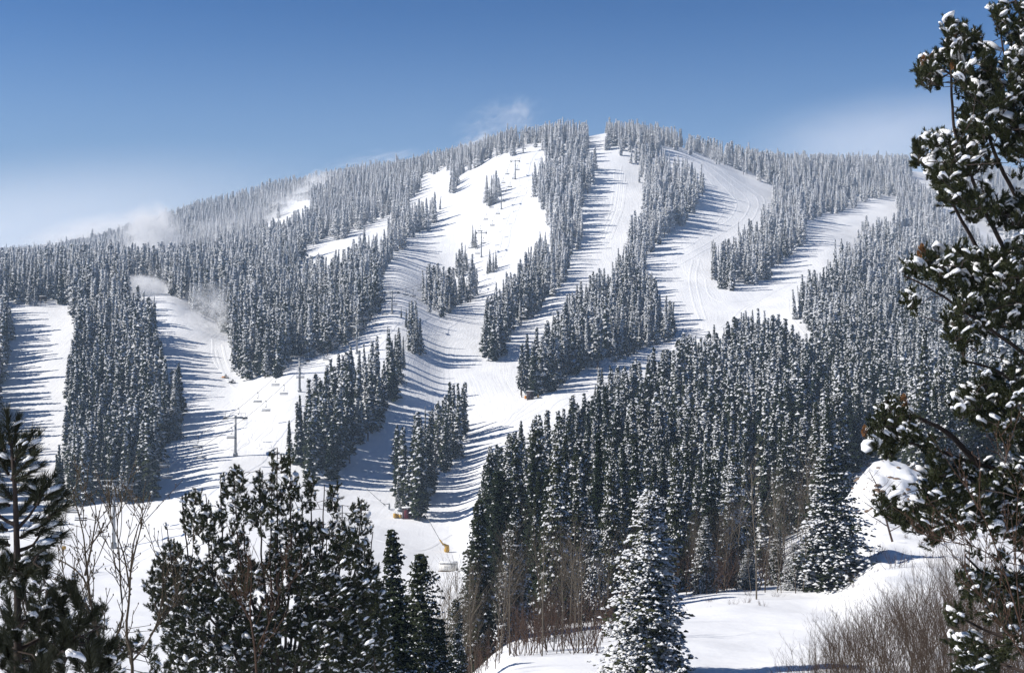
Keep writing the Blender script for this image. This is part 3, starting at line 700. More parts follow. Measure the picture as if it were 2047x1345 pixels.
def chair_parts():
    h = MB(); h.tube([(0, 0, 0), (.25, 0, -.25), (.3, 0, -.9), (.1, 0, -1.45), (0, 0, -1.6)], .06, 6); h.box((0, 0, 0), (.35, .3, .28)); h.box((0, 0, -1.62), (.4, .2, .16))
    hang = h.mesh('hanger', M_DKSTEEL)
    f = MB(); f.tube([(-1.25, .35, -2.75), (-1.3, .1, -1.75), (1.3, .1, -1.75), (1.25, .35, -2.75)], .035, 5)
    f.tube([(-1.2, -.35, -2.35), (1.2, -.35, -2.35)], .025, 4)
    for s in (-1.2, 1.2): f.tube([(s, .25, -2.35), (s, -.35, -2.35)], .03, 4)
    frame = f.mesh('frame', M_STEEL)
    s_ = MB(); s_.box((0, 0, -2.8), (2.5, .55, .2)); seat = s_.mesh('seat', M_SEAT)
    b = MB(); b.box((0, .3, -2.42), (2.4, .06, .30)); back = b.mesh('backrest', M_WHITE)
    return [('hanger', hang), ('frame', frame), ('seat', seat), ('backrest', back)]
CP = chair_parts()
def chair(p, label):
    e = empty('lift_chair', p, LRZ); tag(e, label, 'lift chair', 'empty chairs on the chairlift')
    for n, m in CP: link(n, m, e)
hs = [p0] + heads; names = ['bottom of the lift'] + SHORT
for i in range(len(hs) - 1):
    fr = [(.22, 'just above the %s' % names[i]), (.5, 'midway above the %s' % names[i]), (.78, 'just below the %s' % names[i + 1])]
    Ls = (hs[i + 1] - hs[i]).length
    if Ls > 120: fr = [(.1, 'just above the %s' % names[i]), (.3, 'a third above the %s' % names[i]), (.5, 'midway above the %s' % names[i]), (.7, 'two thirds above the %s' % names[i]), (.9, 'just below the %s' % names[i + 1])]
    if Ls < 50: fr = fr[1:2]
    for s, sd in ((-1, 'left'), (1, 'right')):
        for t, w in fr:
            t2 = t + (.08 if s > 0 else -.05)
            p = hs[i].lerp(hs[i + 1], t2); p.z -= 4 * t2 * (1 - t2) * Ls * .012
            chair(p + LPERP * s * 2.75, 'empty chair on the %s rope %s' % (sd, w))

# ------------------------------------------------------------------ sheds, pads, snow guns, snowmobiles
def shed(u, v, w, h, label, red=False, D=None):
    x, y, z = hit(u, v) if D is None else at(u, D)
    e = empty('pump_shed', (x, y, z), R(6)); tag(e, label, 'shed')
    m = MB(); m.box((0, 0, h / 2 - .3), (w, w * .9, h + .6)); m.build('wall', M_SHED, e)
    m = MB(); m.box((0, -.02, h + .09), (w + .3, w * .9 + .3, .12)); m.box((0, 0, h + .19), (w + .1, w * .9 + .1, .09), taper=.9); r = m.build('roof', M_SNOWP, e)
    m = MB(); m.box((-w * .12, -w * .45 - .03, h * .42), (w * .42, .05, h * .8)); d = m.build('door', M_SHEDR if red else M_SHED, e)
    m = MB(); m.box((w * .03, -w * .45 - .08, h * .45), (.05, .05, .25)); m.build('handle', M_STEEL, d)
    m = MB(); m.box((0, -w * .45 - .05, h * .93), (.3, .06, .12)); m.build('lamp', M_WHITE, e)
    return Vector((x, y, z))
s1 = shed(814, 1037, 2.3, 2.5, 'dark brown pump shed at the foot of the snowy tree clump', True)
s2 = shed(1060, 799, 2.2, 2.7, 'black shed at the lower left tip of the forest wedge')
def pad(p, w, h, mat, label, group=None):
    e = empty('padded_post', p); tag(e, label, 'padded post', group)
    m = MB(); m.tube([(0, 0, -.3), (0, 0, h + .5)], .06, 6); m.build('post', M_STEEL, e)
    m = MB(); m.tube([(0, 0, .15), (0, 0, .3), (0, 0, h - .1), (0, 0, h)], [w * .4, w * .5, w * .5, w * .42], 10); m.build('cushion', mat, e, smooth=False)
def pxy(u, v): return Vector(hit(u, v))
pad(s1 + Vector((-2.9, -.3, 0)), .9, 1.2, M_YEL, 'yellow padded post standing at the far left of the dark brown shed')
pad(s1 + Vector((-2.3, .2, 0)), .7, 1.0, M_YEL, 'yellow padded post between two others left of the shed')
pad(s1 + Vector((-1.6, -.3, 0)), .8, .9, M_YEL, 'low yellow padded post touching the dark brown shed')
pad(s2 + Vector((-1.6, -.3, 0)), .8, 1.2, M_ORANGE, 'orange padded post at the left of the black shed')
pad(s2 + Vector((2.6, .2, 0)), .7, 1.6, M_YEL, 'yellow padded post right of the black shed')
pad(pxy(128, 1100), .9, .9, M_YEL, 'yellow padded post beside the pale leftmost young pine')
def lance(u, v, tip_du, tip_v, label, big=True):
    x, y, z = hit(u, v); e = empty('snow_gun', (x, y, z)); tag(e, label, 'snow gun')
    k = y / F; tip = np.array([tip_du * k, -1.5, (v - tip_v) * k])
    a = tip * .17 + np.array([0, 0, 0])
    m = MB(); m.tube([(0, 0, -.2), (0, 0, .5), (.05, 0, 1.3), tuple(a + [0, 0, .5])], [.42, .62, .5, .16] if big else [.2, .25, .2, .1], 8); m.build('body', M_YEL if big else M_STEEL, e)
    m = MB(); m.tube([tuple(a + [0, 0, .3]), tuple(a * 2)], .17 if big else .08, 6); m.build('ram', M_YEL if big else M_STEEL, e)
    m = MB(); m.tube([tuple(a), tuple(tip)], .065, 6); l = m.build('lance', M_GREYL, e)
    m = MB(); m.tube([tuple(tip), tuple(tip * 1.03)], .2, 8); m.box(tip * 1.03 + np.array([-.2, 0, .05]), (.5, .25, .25)); m.build('nozzle_head', M_WHITE, l)
lance(893, 1104, -40, 1030, 'yellow lance snow gun with long pole leaning left')
lance(778, 1018, -42, 978, 'thin grey lance snow gun left of the yellow padded posts', False)
lance(1024, 794, 3, 760, 'thin lance snow gun beside the black shed', False) if False else None
# white container
x, y, z = hit(897, 1142)
e = empty('equipment_box', (x, y, z), R(-14)); tag(e, 'white equipment box on skids below the yellow snow gun', 'equipment box')
m = MB(); m.box((0, 0, 1.05), (3.4, 1.8, 1.5)); m.build('body', M_WHITE, e)
m = MB(); m.box((0, 0, 1.88), (3.5, 1.9, .12), taper=.97); m.box((0, 0, 2.0), (3.2, 1.7, .12), taper=.85); m.build('snow_cap', M_SNOWP, e)
m = MB(); m.box((0, -.92, 1.62), (3.2, .04, .1)); m.box((-.5, -.92, 1.1), (.14, .04, .14)); m.box((.1, -.92, 1.1), (.14, .04, .14)); m.build('trim', M_GREYL, e)
m = MB()
for s in (-.7, .7): m.box((0, s, .12), (4.0, .22, .22))
for s in (-1.4, 0, 1.4): m.box((s, 0, .26), (.2, 1.7, .1))
m.build('skid', M_WOOD, e)
# raised hut at the top of the left run
x, y, z = hit(87, 606); e = empty('raised_hut', (x, y, z)); tag(e, 'small dark hut on posts at the top of the left run', 'hut')
m = MB(); m.box((0, 0, 2.2), (2.6, 2.2, 1.4)); m.build('wall', M_SHED, e)
m = MB(); m.box((0, 0, 3.0), (3.2, 2.8, .18), taper=.8); m.build('roof', M_SNOWP, e)
for a_ in (-1.1, 1.1):
    for b_ in (-.9, .9):
        m = MB(); m.box((a_, b_, .6), (.16, .16, 1.8)); m.build('leg', M_WOOD, e)
def snowmobile(u, v, rz, body_mat, label, rider):
    x, y, z = hit(u, v); e = empty('snowmobile', (x, y, z), rz); tag(e, label, 'snowmobile')
    m = MB(); m.box((.55, 0, .55), (1.3, .8, .5), taper=.7); m.box((1.05, 0, .45), (.5, .6, .3), taper=.6); m.build('hood', body_mat, e)
    m = MB(); m.box((-.6, 0, .75), (1.3, .36, .2), taper=.85); m.build('seat', M_SEAT, e)
    m = MB(); m.box((-.5, 0, .3), (1.9, .42, .36), taper=.85); m.build('track', M_DKSTEEL, e)
    for s in (-1, 1):
        m = MB(); m.box((.95, s * .45, .06), (1.1, .14, .05)); m.tube([(1.4, s * .45, .08), (1.6, s * .45, .25)], .05, 4); m.tube([(.85, s * .45, .08), (.8, s * .3, .45)], .04, 4); m.build('ski', M_DKSTEEL, e)
    m = MB(); m.box((.35, 0, .95), (.06, .55, .36), taper=.8); m.build('windshield', M_SEAT, e)
    m = MB(); m.tube([(.1, -.38, 1.0), (.15, 0, .95), (.1, .38, 1.0)], .03, 5); m.build('handlebar', M_DKSTEEL, e)
    # rider: one skinned body
    verts = [(-.45, 0, .95), (-.4, 0, 1.15), (-.3, 0, 1.42), (-.28, 0, 1.55), (-.26, 0, 1.72),
             (-.3, .2, 1.4), (-.1, .32, 1.2), (.1, .34, 1.03), (-.3, -.2, 1.4), (-.1, -.32, 1.2), (.1, -.34, 1.03),
             (-.4, .14, .9), (.0, .26, .82), (-.05, .28, .42), (.12, .28, .38), (-.4, -.14, .9), (.0, -.26, .82), (-.05, -.28, .42), (.12, -.28, .38)]
    edges = [(0, 1), (1, 2), (2, 3), (3, 4), (2, 5), (5, 6), (6, 7), (2, 8), (8, 9), (9, 10), (0, 11), (11, 12), (12, 13), (13, 14), (0, 15), (15, 16), (16, 17), (17, 18)]
    rad = [.17, .18, .19, .08, .14, .10, .07, .06, .10, .07, .06, .12, .10, .07, .07, .12, .10, .07, .07]
    me = bpy.data.meshes.new('person'); me.from_pydata(verts, edges, [])
    me.materials.append(M_SEAT)
    p = link('person', me); p.location = (x, y, z); p.rotation_euler.z = rz
    p.modifiers.new('skin', 'SKIN')
    for i, r in enumerate(rad): me.skin_vertices[0].data[i].radius = (r, r)
    me.skin_vertices[0].data[0].use_root = True
    p.modifiers.new('sub', 'SUBSURF').levels = 1
    tag(p, rider, 'person')
snowmobile(450, 757, R(200), M_ORANGE, 'orange and black snowmobile, the upper one parked on the run', 'rider in dark clothes seated on the orange snowmobile')
snowmobile(464, 768, R(-150), M_SEAT, 'black snowmobile, the lower one on the run', 'rider in dark clothes seated on the black snowmobile')

# ------------------------------------------------------------------ ski and machine tracks laid on the snow
def tracks():
    Vs, Fs, n = [], [], 0
    def ribbon(px, w=1.0, hgt=.06, wig=0.0, amp=2.0):
        nonlocal n
        P = np.array([hit(*p)[:2] for p in px])
        d = np.r_[0, np.cumsum(np.linalg.norm(np.diff(P, axis=0), axis=1))]
        k = max(4, int(d[-1] / 1.5)); t = np.linspace(0, d[-1], k)
        xs = pchip(d, P[:, 0], t); ys = pchip(d, P[:, 1], t)
        tx, ty = np.gradient(xs), np.gradient(ys); ln = np.hypot(tx, ty) + 1e-9; nx, ny = -ty / ln, tx / ln
        if wig:
            o = np.sin(t / wig * 6.28 + rng.uniform(0, 6)) * amp; xs = xs + nx * o; ys = ys + ny * o
            tx, ty = np.gradient(xs), np.gradient(ys); ln = np.hypot(tx, ty) + 1e-9; nx, ny = -ty / ln, tx / ln
        prof = [(-1, -.12), (-.55, hgt), (-.2, .02), (.2, .02), (.55, hgt), (1, -.12)]
        rows = []
        for s_, hz in prof:
            X = xs + nx * s_ * w; Y = ys + ny * s_ * w
            hz2 = hz * (1 if hz < 0 else 1)
            rows.append(np.stack([X, Y, ground(X, Y) + hz2 + .05], -1))
        V = np.stack(rows, 1).reshape(-1, 3); m = len(prof)
        i = np.arange(k - 1)[:, None] * m + np.arange(m - 1)[None]
        Fs.append(np.stack([i, i + 1, i + m + 1, i + m], -1).reshape(-1, 4) + n); Vs.append(V); n += len(V)
    for px in [[(975, 872), (1010, 855), (1035, 828), (1070, 800), (1120, 772), (1180, 745)], [(968, 866), (1003, 850), (1028, 823), (1062, 796), (1112, 768), (1170, 742)],
               [(440, 870), (490, 845), (540, 820), (590, 795)], [(455, 835), (480, 800), (520, 780), (560, 790), (600, 792)], [(470, 905), (500, 870), (540, 850), (550, 830)],
               [(432, 700), (440, 730), (455, 760), (490, 790), (500, 820)], [(445, 690), (452, 720), (462, 745)], [(425, 680), (428, 720), (445, 745)],
               [(1395, 320), (1450, 360), (1495, 400), (1490, 430), (1440, 470), (1390, 500), (1330, 530)],
               [(1405, 320), (1465, 360), (1512, 395), (1508, 435), (1460, 475), (1400, 505), (1340, 540)],
               [(1385, 320), (1435, 362), (1470, 400), (1465, 430), (1420, 465), (1375, 495), (1320, 520)],
               [(1375, 322), (1420, 365), (1448, 405), (1440, 435), (1400, 465)], [(1424, 330), (1480, 365), (1525, 395), (1520, 430)],
               [(1385, 520), (1378, 560), (1385, 600), (1400, 640)], [(1398, 520), (1392, 560), (1400, 600), (1412, 640)], [(1410, 560), (1418, 590), (1450, 605), (1500, 600), (1560, 575)],
               [(1440, 655), (1480, 620), (1530, 590), (1580, 570)], [(1460, 650), (1500, 612), (1555, 580), (1600, 560)], [(1575, 600), (1585, 640), (1610, 670)],
               [(930, 885), (980, 860), (1050, 855), (1120, 800), (1190, 780)], [(960, 880), (1010, 870), (1080, 850), (1100, 830)], [(640, 1010), (700, 990), (760, 1000)],
               [(1040, 330), (1030, 400), (1020, 440), (1010, 500)], [(1060, 320), (1052, 380), (1045, 430)], [(640, 1060), (740, 1075), (820, 1100), (900, 1070)]]:
        ribbon(px, w=.7)
    for k in range(9):
        u = rng.uniform(5, 85)
        ribbon([(u, 800 + rng.uniform(-10, 40)), (u + rng.uniform(-5, 10), 850), (u + rng.uniform(-8, 20), 900 + rng.uniform(-20, 50))], w=.55, wig=rng.uniform(14, 22), amp=2.2)
    for k in range(9):
        u = rng.uniform(430, 545)
        ribbon([(u, 800 + rng.uniform(0, 40)), (u - rng.uniform(5, 40), 900)], w=.5, wig=rng.uniform(16, 26), amp=1.6)
    for k in range(7):
        u = rng.uniform(1060, 1180); ribbon([(u, rng.uniform(790, 810)), (u - 60, 840), (u - 130, 880)], w=.5)
    for k in range(6):
        u = rng.uniform(1225, 1270); ribbon([(u, rng.uniform(330, 380)), (u - 8, 420), (u - 30, 480)], w=.6, hgt=.12)
    me = np_mesh('ski_tracks', np.concatenate(Vs), [(np.concatenate(Fs), 0)], [M_SNOWP], smooth=True)
    tag(link('ski_tracks', me), kind='structure')
tracks()

# ------------------------------------------------------------------ bare trees and shrubs
M_ASPEN = plain('aspen_bark', (0.13, 0.105, 0.075), 0.8, scale=3)
M_ASPENO = plain('olive_aspen_bark', (0.065, 0.048, 0.03), 0.8, scale=6)
M_TWIG = plain('brown_twig', (0.075, 0.043, 0.027), 0.9)
M_WILLOW = plain('willow_stem', (0.072, 0.046, 0.027), 0.9)
def bare_mesh(name, rg, base, top_dir, h, r, mat, nbr=10, levels=3, spread=.7, start=.35, crook=.06, seg=7, snow=False, nside=5):
    m = MB()
    def grow(p, d, ln, r_, lev, st):
        k = seg if lev == 0 else 5
        pts = [np.array(p)]; dd = np.array(d, float)
        for i in range(k):
            dd = dd + rg.normal(0, crook, 3) + np.array([0, 0, .04 if lev else .01]); dd /= np.linalg.norm(dd)
            pts.append(pts[-1] + dd * ln / k)
        rr = np.linspace(r_, r_ * (.30 if lev < levels - 1 else .35), k + 1)
        m.tube(pts, rr, nside if lev == 0 else (4 if lev == 1 else 3), cap=False)
        if lev >= levels - 1: return
        nb = nbr if lev == 0 else max(2, int(nbr * .45))
        for b in range(nb):
            t = st + (1 - st) * (b + rg.random()) / nb
            j = min(k - 1, int(t * k)); f = t * k - j
            q = pts[j] * (1 - f) + pts[j + 1] * f
            a = rg.uniform(0, 6.283); base_d = pts[j + 1] - pts[j]; base_d /= np.linalg.norm(base_d)
            side = np.array([math.cos(a), math.sin(a), .15]); nd = base_d * (1 - spread * .6) + side * spread; nd /= np.linalg.norm(nd)
            grow(q, nd, ln * (.42 if lev == 0 else .5) * (1.15 - .6 * t) * rg.uniform(.7, 1.2), max(rr[j] * .5, .004), lev + 1, .2)
    grow(base, top_dir, h, r, 0, start)
    return m.mesh(name, mat, True)
rg2 = np.random.default_rng(55)
asp = []
for i in range(6):
    asp.append(bare_mesh('aspen', rg2, (0, 0, 0), (0, 0, 1), 9.0, .06, M_ASPEN if i % 2 else M_ASPENO, nbr=14, levels=3, spread=.5, start=.4, crook=.04))
na_ = 0
aspots = [(rng.uniform(880, 1240), rng.uniform(96, 122)) for _ in range(52)] + [(rng.uniform(1370, 1620), rng.uniform(134, 150)) for _ in range(26)]
for (u, D_) in aspots:
    x, y, z = at(u, D_)
    o = link('aspen_tree', asp[na_ % 6]); o.location = (x, y, z - .1); sH = rng.uniform(.55, 1.05)
    o.scale = (sH, sH, sH); o.rotation_euler = (rng.normal(0, .05), rng.normal(0, .06), rng.uniform(0, 6.28)); na_ += 1
    if u < 1300: tag(o, 'thin bare aspen sapling in the row along the left side of the clearing', 'tree', 'bare aspens left of the clearing')
    else: tag(o, 'thin bare aspen sapling between the near spruces and the knoll', 'tree', 'bare aspens at the back of the clearing')
for (u, D_, lean, hs_, lb) in [(1512, 128, .02, 1.35, 'tallest pale aspen trunk at the back edge of the clearing'), (882, 88, .05, 1.0, 'bare aspen at the left end of the row leaning right'),
                              (868, 86, -.1, .95, 'bare aspen at the left end of the row leaning left'), (905, 90, .12, .9, 'pair like bare sapling leaning over the white box')]:
    x, y, z = at(u, D_); o = link('aspen_tree', asp[1]); o.location = (x, y, z - .1); o.scale = (hs_,) * 3; o.rotation_euler = (0, lean, rng.uniform(0, 6)); tag(o, lb, 'tree')
# brown leafless thickets
def thicket_mesh(name, seed, nst, h, spread, mat, r=.014, nbr=7, lean=(0, 0)):
    rg = np.random.default_rng(seed); m = MB()
    V, Q, T_, n = [], [], [], 0
    for i in range(nst):
        b = np.r_[rg.normal(0, spread * .35, 2), 0]; d = np.array([rg.normal(lean[0], .38), rg.normal(lean[1], .3), 1.0])
        me_ = bare_mesh('t', rg, b, d / np.linalg.norm(d), h * rg.uniform(.6, 1.1), r, mat, nbr=nbr, levels=3, spread=.42, start=.25, crook=.09, nside=4)
        nv = len(me_.vertices); co = np.empty(nv * 3, np.float32); me_.vertices.foreach_get('co', co)
        vi = np.empty(len(me_.loops), np.int32); me_.loops.foreach_get('vertex_index', vi)
        V.append(co.reshape(-1, 3)); Q.append(vi.reshape(-1, 4) + n); n += nv; bpy.data.meshes.remove(me_)
    return np_mesh(name, np.concatenate(V), [(np.concatenate(Q), 0)], [mat], smooth=True)
wil = [thicket_mesh('willow', 70 + i, 26, 3.6, 2.2, M_WILLOW, lean=(-.12, 0)) for i in range(3)]
k = 0
wsp = []
for j in range(50):
    u = 1590 + 480 * (j + rng.random()) / 50; D_ = rng.uniform(60, np.interp(u, [1590, 1750, 1900], [72, 84, 104])); wsp.append((u, D_, rng.uniform(.8, 1.25) * np.interp(u, [1590, 1700, 1900], [.75, 1.0, 1.25])))
for (u, D_, s_) in wsp:
    x, y, z = at(u, D_); o = link('willow_shrub', wil[k % 3]); o.location = (x, y, z - .1); o.scale = (s_,) * 3; o.rotation_euler.z = rng.uniform(-.5, .5); k += 1
    tag(o, 'brown leafless willow shrub in the thicket at the lower right', 'shrub', 'willow shrubs at the lower right')
brn = [thicket_mesh('shrub', 90 + i, 16, 2.2, 1.4, M_TWIG, r=.02, nbr=6) for i in range(2)]
for j in range(40):
    u = rng.uniform(860, 1230); D_ = rng.uniform(98, 128)
    x, y, z = at(u, D_); o = link('bare_shrub', brn[j % 2]); o.location = (x, y, z - .1); o.scale = (rng.uniform(.9, 1.8),) * 3; o.rotation_euler.z = rng.uniform(0, 6)
    tag(o, 'brown leafless shrub at the foot of the aspens left of the clearing', 'shrub', 'bare shrubs under the left aspens')
for j in range(16):
    u = rng.uniform(1380, 1620); D_ = rng.uniform(138, 158)
    x, y, z = at(u, D_); o = link('bare_shrub', brn[j % 2]); o.location = (x, y, z - .1); o.scale = (rng.uniform(1.2, 2.4),) * 3; o.rotation_euler.z = rng.uniform(0, 6)
    tag(o, 'brown leafless shrub among the saplings at the back of the clearing', 'shrub', 'bare shrubs at the back of the clearing')
for (u, D_, s_, lb) in [(1748, 139, .8, 'small red brown shrub on the snow below the knoll'), (1705, 134, .6, 'low twiggy shrub in the shadow right of the big knoll spruce'), (1790, 130, .9, 'twiggy shrub under the pine bough right of the knoll')]:
    x, y, z = at(u, D_); o = link('bare_shrub', brn[0]); o.location = (x, y, z - .1); o.scale = (s_,) * 3; tag(o, lb, 'shrub')
M_FROSTW = foliage_mat('frosted_twig', .5, .5, dark=(.06, .04, .03), dark2=(.10, .065, .045))
def frosted(name, seed):
    me = bare_mesh(name, np.random.default_rng(seed), (0, 0, 0), (0, 0, 1), 6.5, .07, M_FROSTW, nbr=22, levels=3, spread=.75, start=.12, crook=.07)
    a = me.attributes.new('sn', 'FLOAT', 'FACE'); a.data.foreach_set('value', np.random.default_rng(seed).random(len(me.polygons)).astype(np.float32)); return me
fr_ = [frosted('frosted_tree', 600 + i) for i in range(3)]
for j in range(40):
    if j < 26: u, D_, lb, g = rng.uniform(1830, 2060), rng.uniform(196, 262), 'frosted leafless tree on the slope behind the big right pine', 'frosted leafless trees behind the right pine'
    else: u, D_, lb, g = rng.uniform(1535, 1635), rng.uniform(150, 200), 'brown leafless tree between the spruces left of the knoll spruce', 'brown leafless trees left of the knoll spruce'
    x, y, z = at(u, D_); o = link('leafless_tree', fr_[j % 3] if j < 26 else asp[j % 6]); o.location = (x, y, z - .1); o.scale = (rng.uniform(.8, 1.3),) * 3; o.rotation_euler.z = rng.uniform(0, 6); tag(o, lb, 'tree', g)
for j in range(60):
    u, D_ = (rng.uniform(1660, 1860), rng.uniform(125, 190)) if j < 44 else (rng.uniform(1240, 1600), rng.uniform(118, 142))
    x, y, z = at(u, D_); o = link('bare_shrub', brn[j % 2]); o.location = (x, y, z - .25); o.scale = (rng.uniform(.12, .38),) * 3; o.rotation_euler.z = rng.uniform(0, 6)
    if j < 44: tag(o, 'tiny brown twigs poking through the snow below the knoll', 'shrub', 'tiny twigs below the knoll')
    else: tag(o, 'tiny brown twigs poking through the snow of the clearing', 'shrub', 'tiny twigs in the clearing')
# dead bent tree in front of the knoll
x, y, z = at(1785, 150)
me = bare_mesh('dead_tree', np.random.default_rng(5), (0, 0, 0), (-.25, 0, 1), 8.0, .13, M_TWIG, nbr=16, levels=3, spread=.95, start=.15, crook=.09)
o = link('dead_tree', me, loc=(x, y, z - .2)); tag(o, 'dead leaning tree with bare curling branches in front of the knoll', 'tree')
# rocks and fallen stems on the knoll
for j in range(40):
    u = rng.uniform(1695, 1835); D_ = rng.uniform(168, 190); x, y, z = at(u, D_)
    m = MB(); rg = np.random.default_rng(400 + j); n_ = 8
    v = []
    for a_ in range(n_):
        for l_, rr in ((0, 1), (.5, .9), (.9, .45)):
            v.append((math.cos(a_ * 6.283 / n_) * rr * rg.uniform(.7, 1.1) * .6, math.sin(a_ * 6.283 / n_) * rr * .4, l_ * .38))
    q = [[a_ * 3 + l_, ((a_ + 1) % n_) * 3 + l_, ((a_ + 1) % n_) * 3 + l_ + 1, a_ * 3 + l_ + 1] for a_ in range(n_) for l_ in (0, 1)]
    v.append((0, 0, .38)); t = [[a_ * 3 + 2, ((a_ + 1) % n_) * 3 + 2, len(v) - 1] for a_ in range(n_)]
    m.add(v, q=q, t=t); o = m.build('rock', M_WOOD); o.location = (x, y, z - .12); s_ = rng.uniform(.5, 1.3); o.scale = (s_, s_, s_ * .7); o.rotation_euler.z = rng.uniform(0, 6)
    tag(o, 'small brown rock poking through the snow on the knoll', 'rock', 'rocks on the knoll')
# ------------------------------------------------------------------ near pines with tufted shoots and snow caps
def needle_mat(name, a, b):
    m, nt, out = new_mat(name)
    geo = N(nt, 'ShaderNodeNewGeometry'); no = N(nt, 'ShaderNodeTexNoise'); no.inputs['Scale'].default_value = 2.5; no.inputs['Detail'].default_value = 3
    L(nt, geo.outputs['Position'], no.inputs['Vector'])
    mx = N(nt, 'ShaderNodeMix', data_type='RGBA'); mx.inputs['A'].default_value = (*a, 1); mx.inputs['B'].default_value = (*b, 1)
    L(nt, no.outputs['Fac'], mx.inputs['Factor'])
    d = N(nt, 'ShaderNodeBsdfPrincipled'); d.inputs['Roughness'].default_value = .55; d.inputs['Specular IOR Level'].default_value = .25
    L(nt, mx.outputs['Result'], d.inputs['Base Color']); L(nt, d.outputs[0], out.inputs['Surface']); return m
M_PINE = needle_mat('pine_needles', (0.015, 0.023, 0.007), (0.046, 0.050, 0.014))
M_PINE_LONG = needle_mat('long_pine_needles', (0.014, 0.019, 0.008), (0.045, 0.048, 0.022))
M_CONE = plain('pine_cone', (0.20, 0.095, 0.035), 0.7, scale=30)

def basis(d):
    up = np.where(np.abs(d[:, 2:3]) > .9, np.array([[1., 0, 0]]), np.array([[0, 0, 1.]]))
    a = np.cross(d, up); a /= np.linalg.norm(a, axis=1, keepdims=True); return a, np.cross(d, a)
def tufts_mesh(P, Dr, rg, L_, nl, nn, w, spread=.9):
    """P tuft bases, Dr directions; nn needles each of length nl around a shoot of length L_"""
    n = len(P); a, b = basis(Dr)
    idx = np.repeat(np.arange(n), nn); k = len(idx)
    t = rg.uniform(0, 1, k); ph = rg.uniform(0, 6.283, k)
    rad = a[idx] * np.cos(ph)[:, None] + b[idx] * np.sin(ph)[:, None]
    sp = spread * (1.15 - .75 * t) * rg.uniform(.7, 1.2, k)
    d = Dr[idx] + rad * sp[:, None] + rg.normal(0, .1, (k, 3)); d /= np.linalg.norm(d, axis=1, keepdims=True)
    Ls = (L_ if np.isscalar(L_) else L_[idx]); base = P[idx] + Dr[idx] * (t * Ls)[:, None]
    ln = nl * rg.uniform(.75, 1.2, k)
    s = np.cross(d, rg.normal(0, 1, (k, 3))); s /= np.linalg.norm(s, axis=1, keepdims=True) + 1e-9
    v = np.stack([base - s * w * .5, base + s * w * .5, base + d * ln[:, None] + s * w * .25 + np.array([0, 0, -.06]) * ln[:, None]], 1).reshape(-1, 3)
    return v
def dome(nseg=8):
    v = [(0, 0, 1.)]; f3 = []; f4 = []
    for r_, (rr, zz) in enumerate([(.5, .85), (.85, .5), (1.0, .08), (.8, -.22)]):
        for s in range(nseg): v.append((rr * math.cos(s * 6.283 / nseg), rr * math.sin(s * 6.283 / nseg), zz))
    for s in range(nseg): f3.append((0, 1 + s, 1 + (s + 1) % nseg))
    for r_ in range(3):
        for s in range(nseg): f4.append((1 + r_ * nseg + s, 1 + (r_ + 1) * nseg + s, 1 + (r_ + 1) * nseg + (s + 1) % nseg, 1 + r_ * nseg + (s + 1) % nseg))
    return np.array(v), np.array(f3), np.array(f4)
DV, D3, D4 = dome()
def caps_mesh(C, S, Dr, rg):
    """snow loads: lumpy domes at C with radius S stretched along the shoot direction"""
    n = len(C); k = len(DV)
    ph = np.arctan2(Dr[:, 1], Dr[:, 0]); c, s = np.cos(ph), np.sin(ph)
    hor = np.hypot(Dr[:, 0], Dr[:, 1])
    v = DV[None] * np.stack([S * (1 + .35 * hor), S * rg.uniform(.65, .95, n), S * rg.uniform(.45, .8, n)], -1)[:, None]
    lump = 1 + rg.normal(0, .13, (n, k, 1)); v = v * lump
    tilt = Dr[:, 2] * .6
    v[..., 2] += v[..., 0] * tilt[:, None]
    x = v[..., 0] * c[:, None] - v[..., 1] * s[:, None]; y = v[..., 0] * s[:, None] + v[..., 1] * c[:, None]
    V = np.stack([x, y, v[..., 2]], -1) + C[:, None]
    o = np.arange(n)[:, None, None] * k
    return V.reshape(-1, 3), (D3[None] + o).reshape(-1, 3), (D4[None] + o).reshape(-1, 4)
def wp(u, v, D): return np.array([(u - CX) / F * D, D, (HV - v) / F * D])
def inpoly(px, u, v):
    p = np.array(px, float); x1, y1 = p[:, 0], p[:, 1]; x2, y2 = np.roll(x1, -1), np.roll(y1, -1)
    c = (y1[:, None] > v[None]) != (y2[:, None] > v[None])
    xi = x1[:, None] + (v[None] - y1[:, None]) * (x2 - x1)[:, None] / np.where((y2 - y1) == 0, 1e-9, y2 - y1)[:, None]
    return (c & (u[None] < xi)).sum(0) % 2 == 1
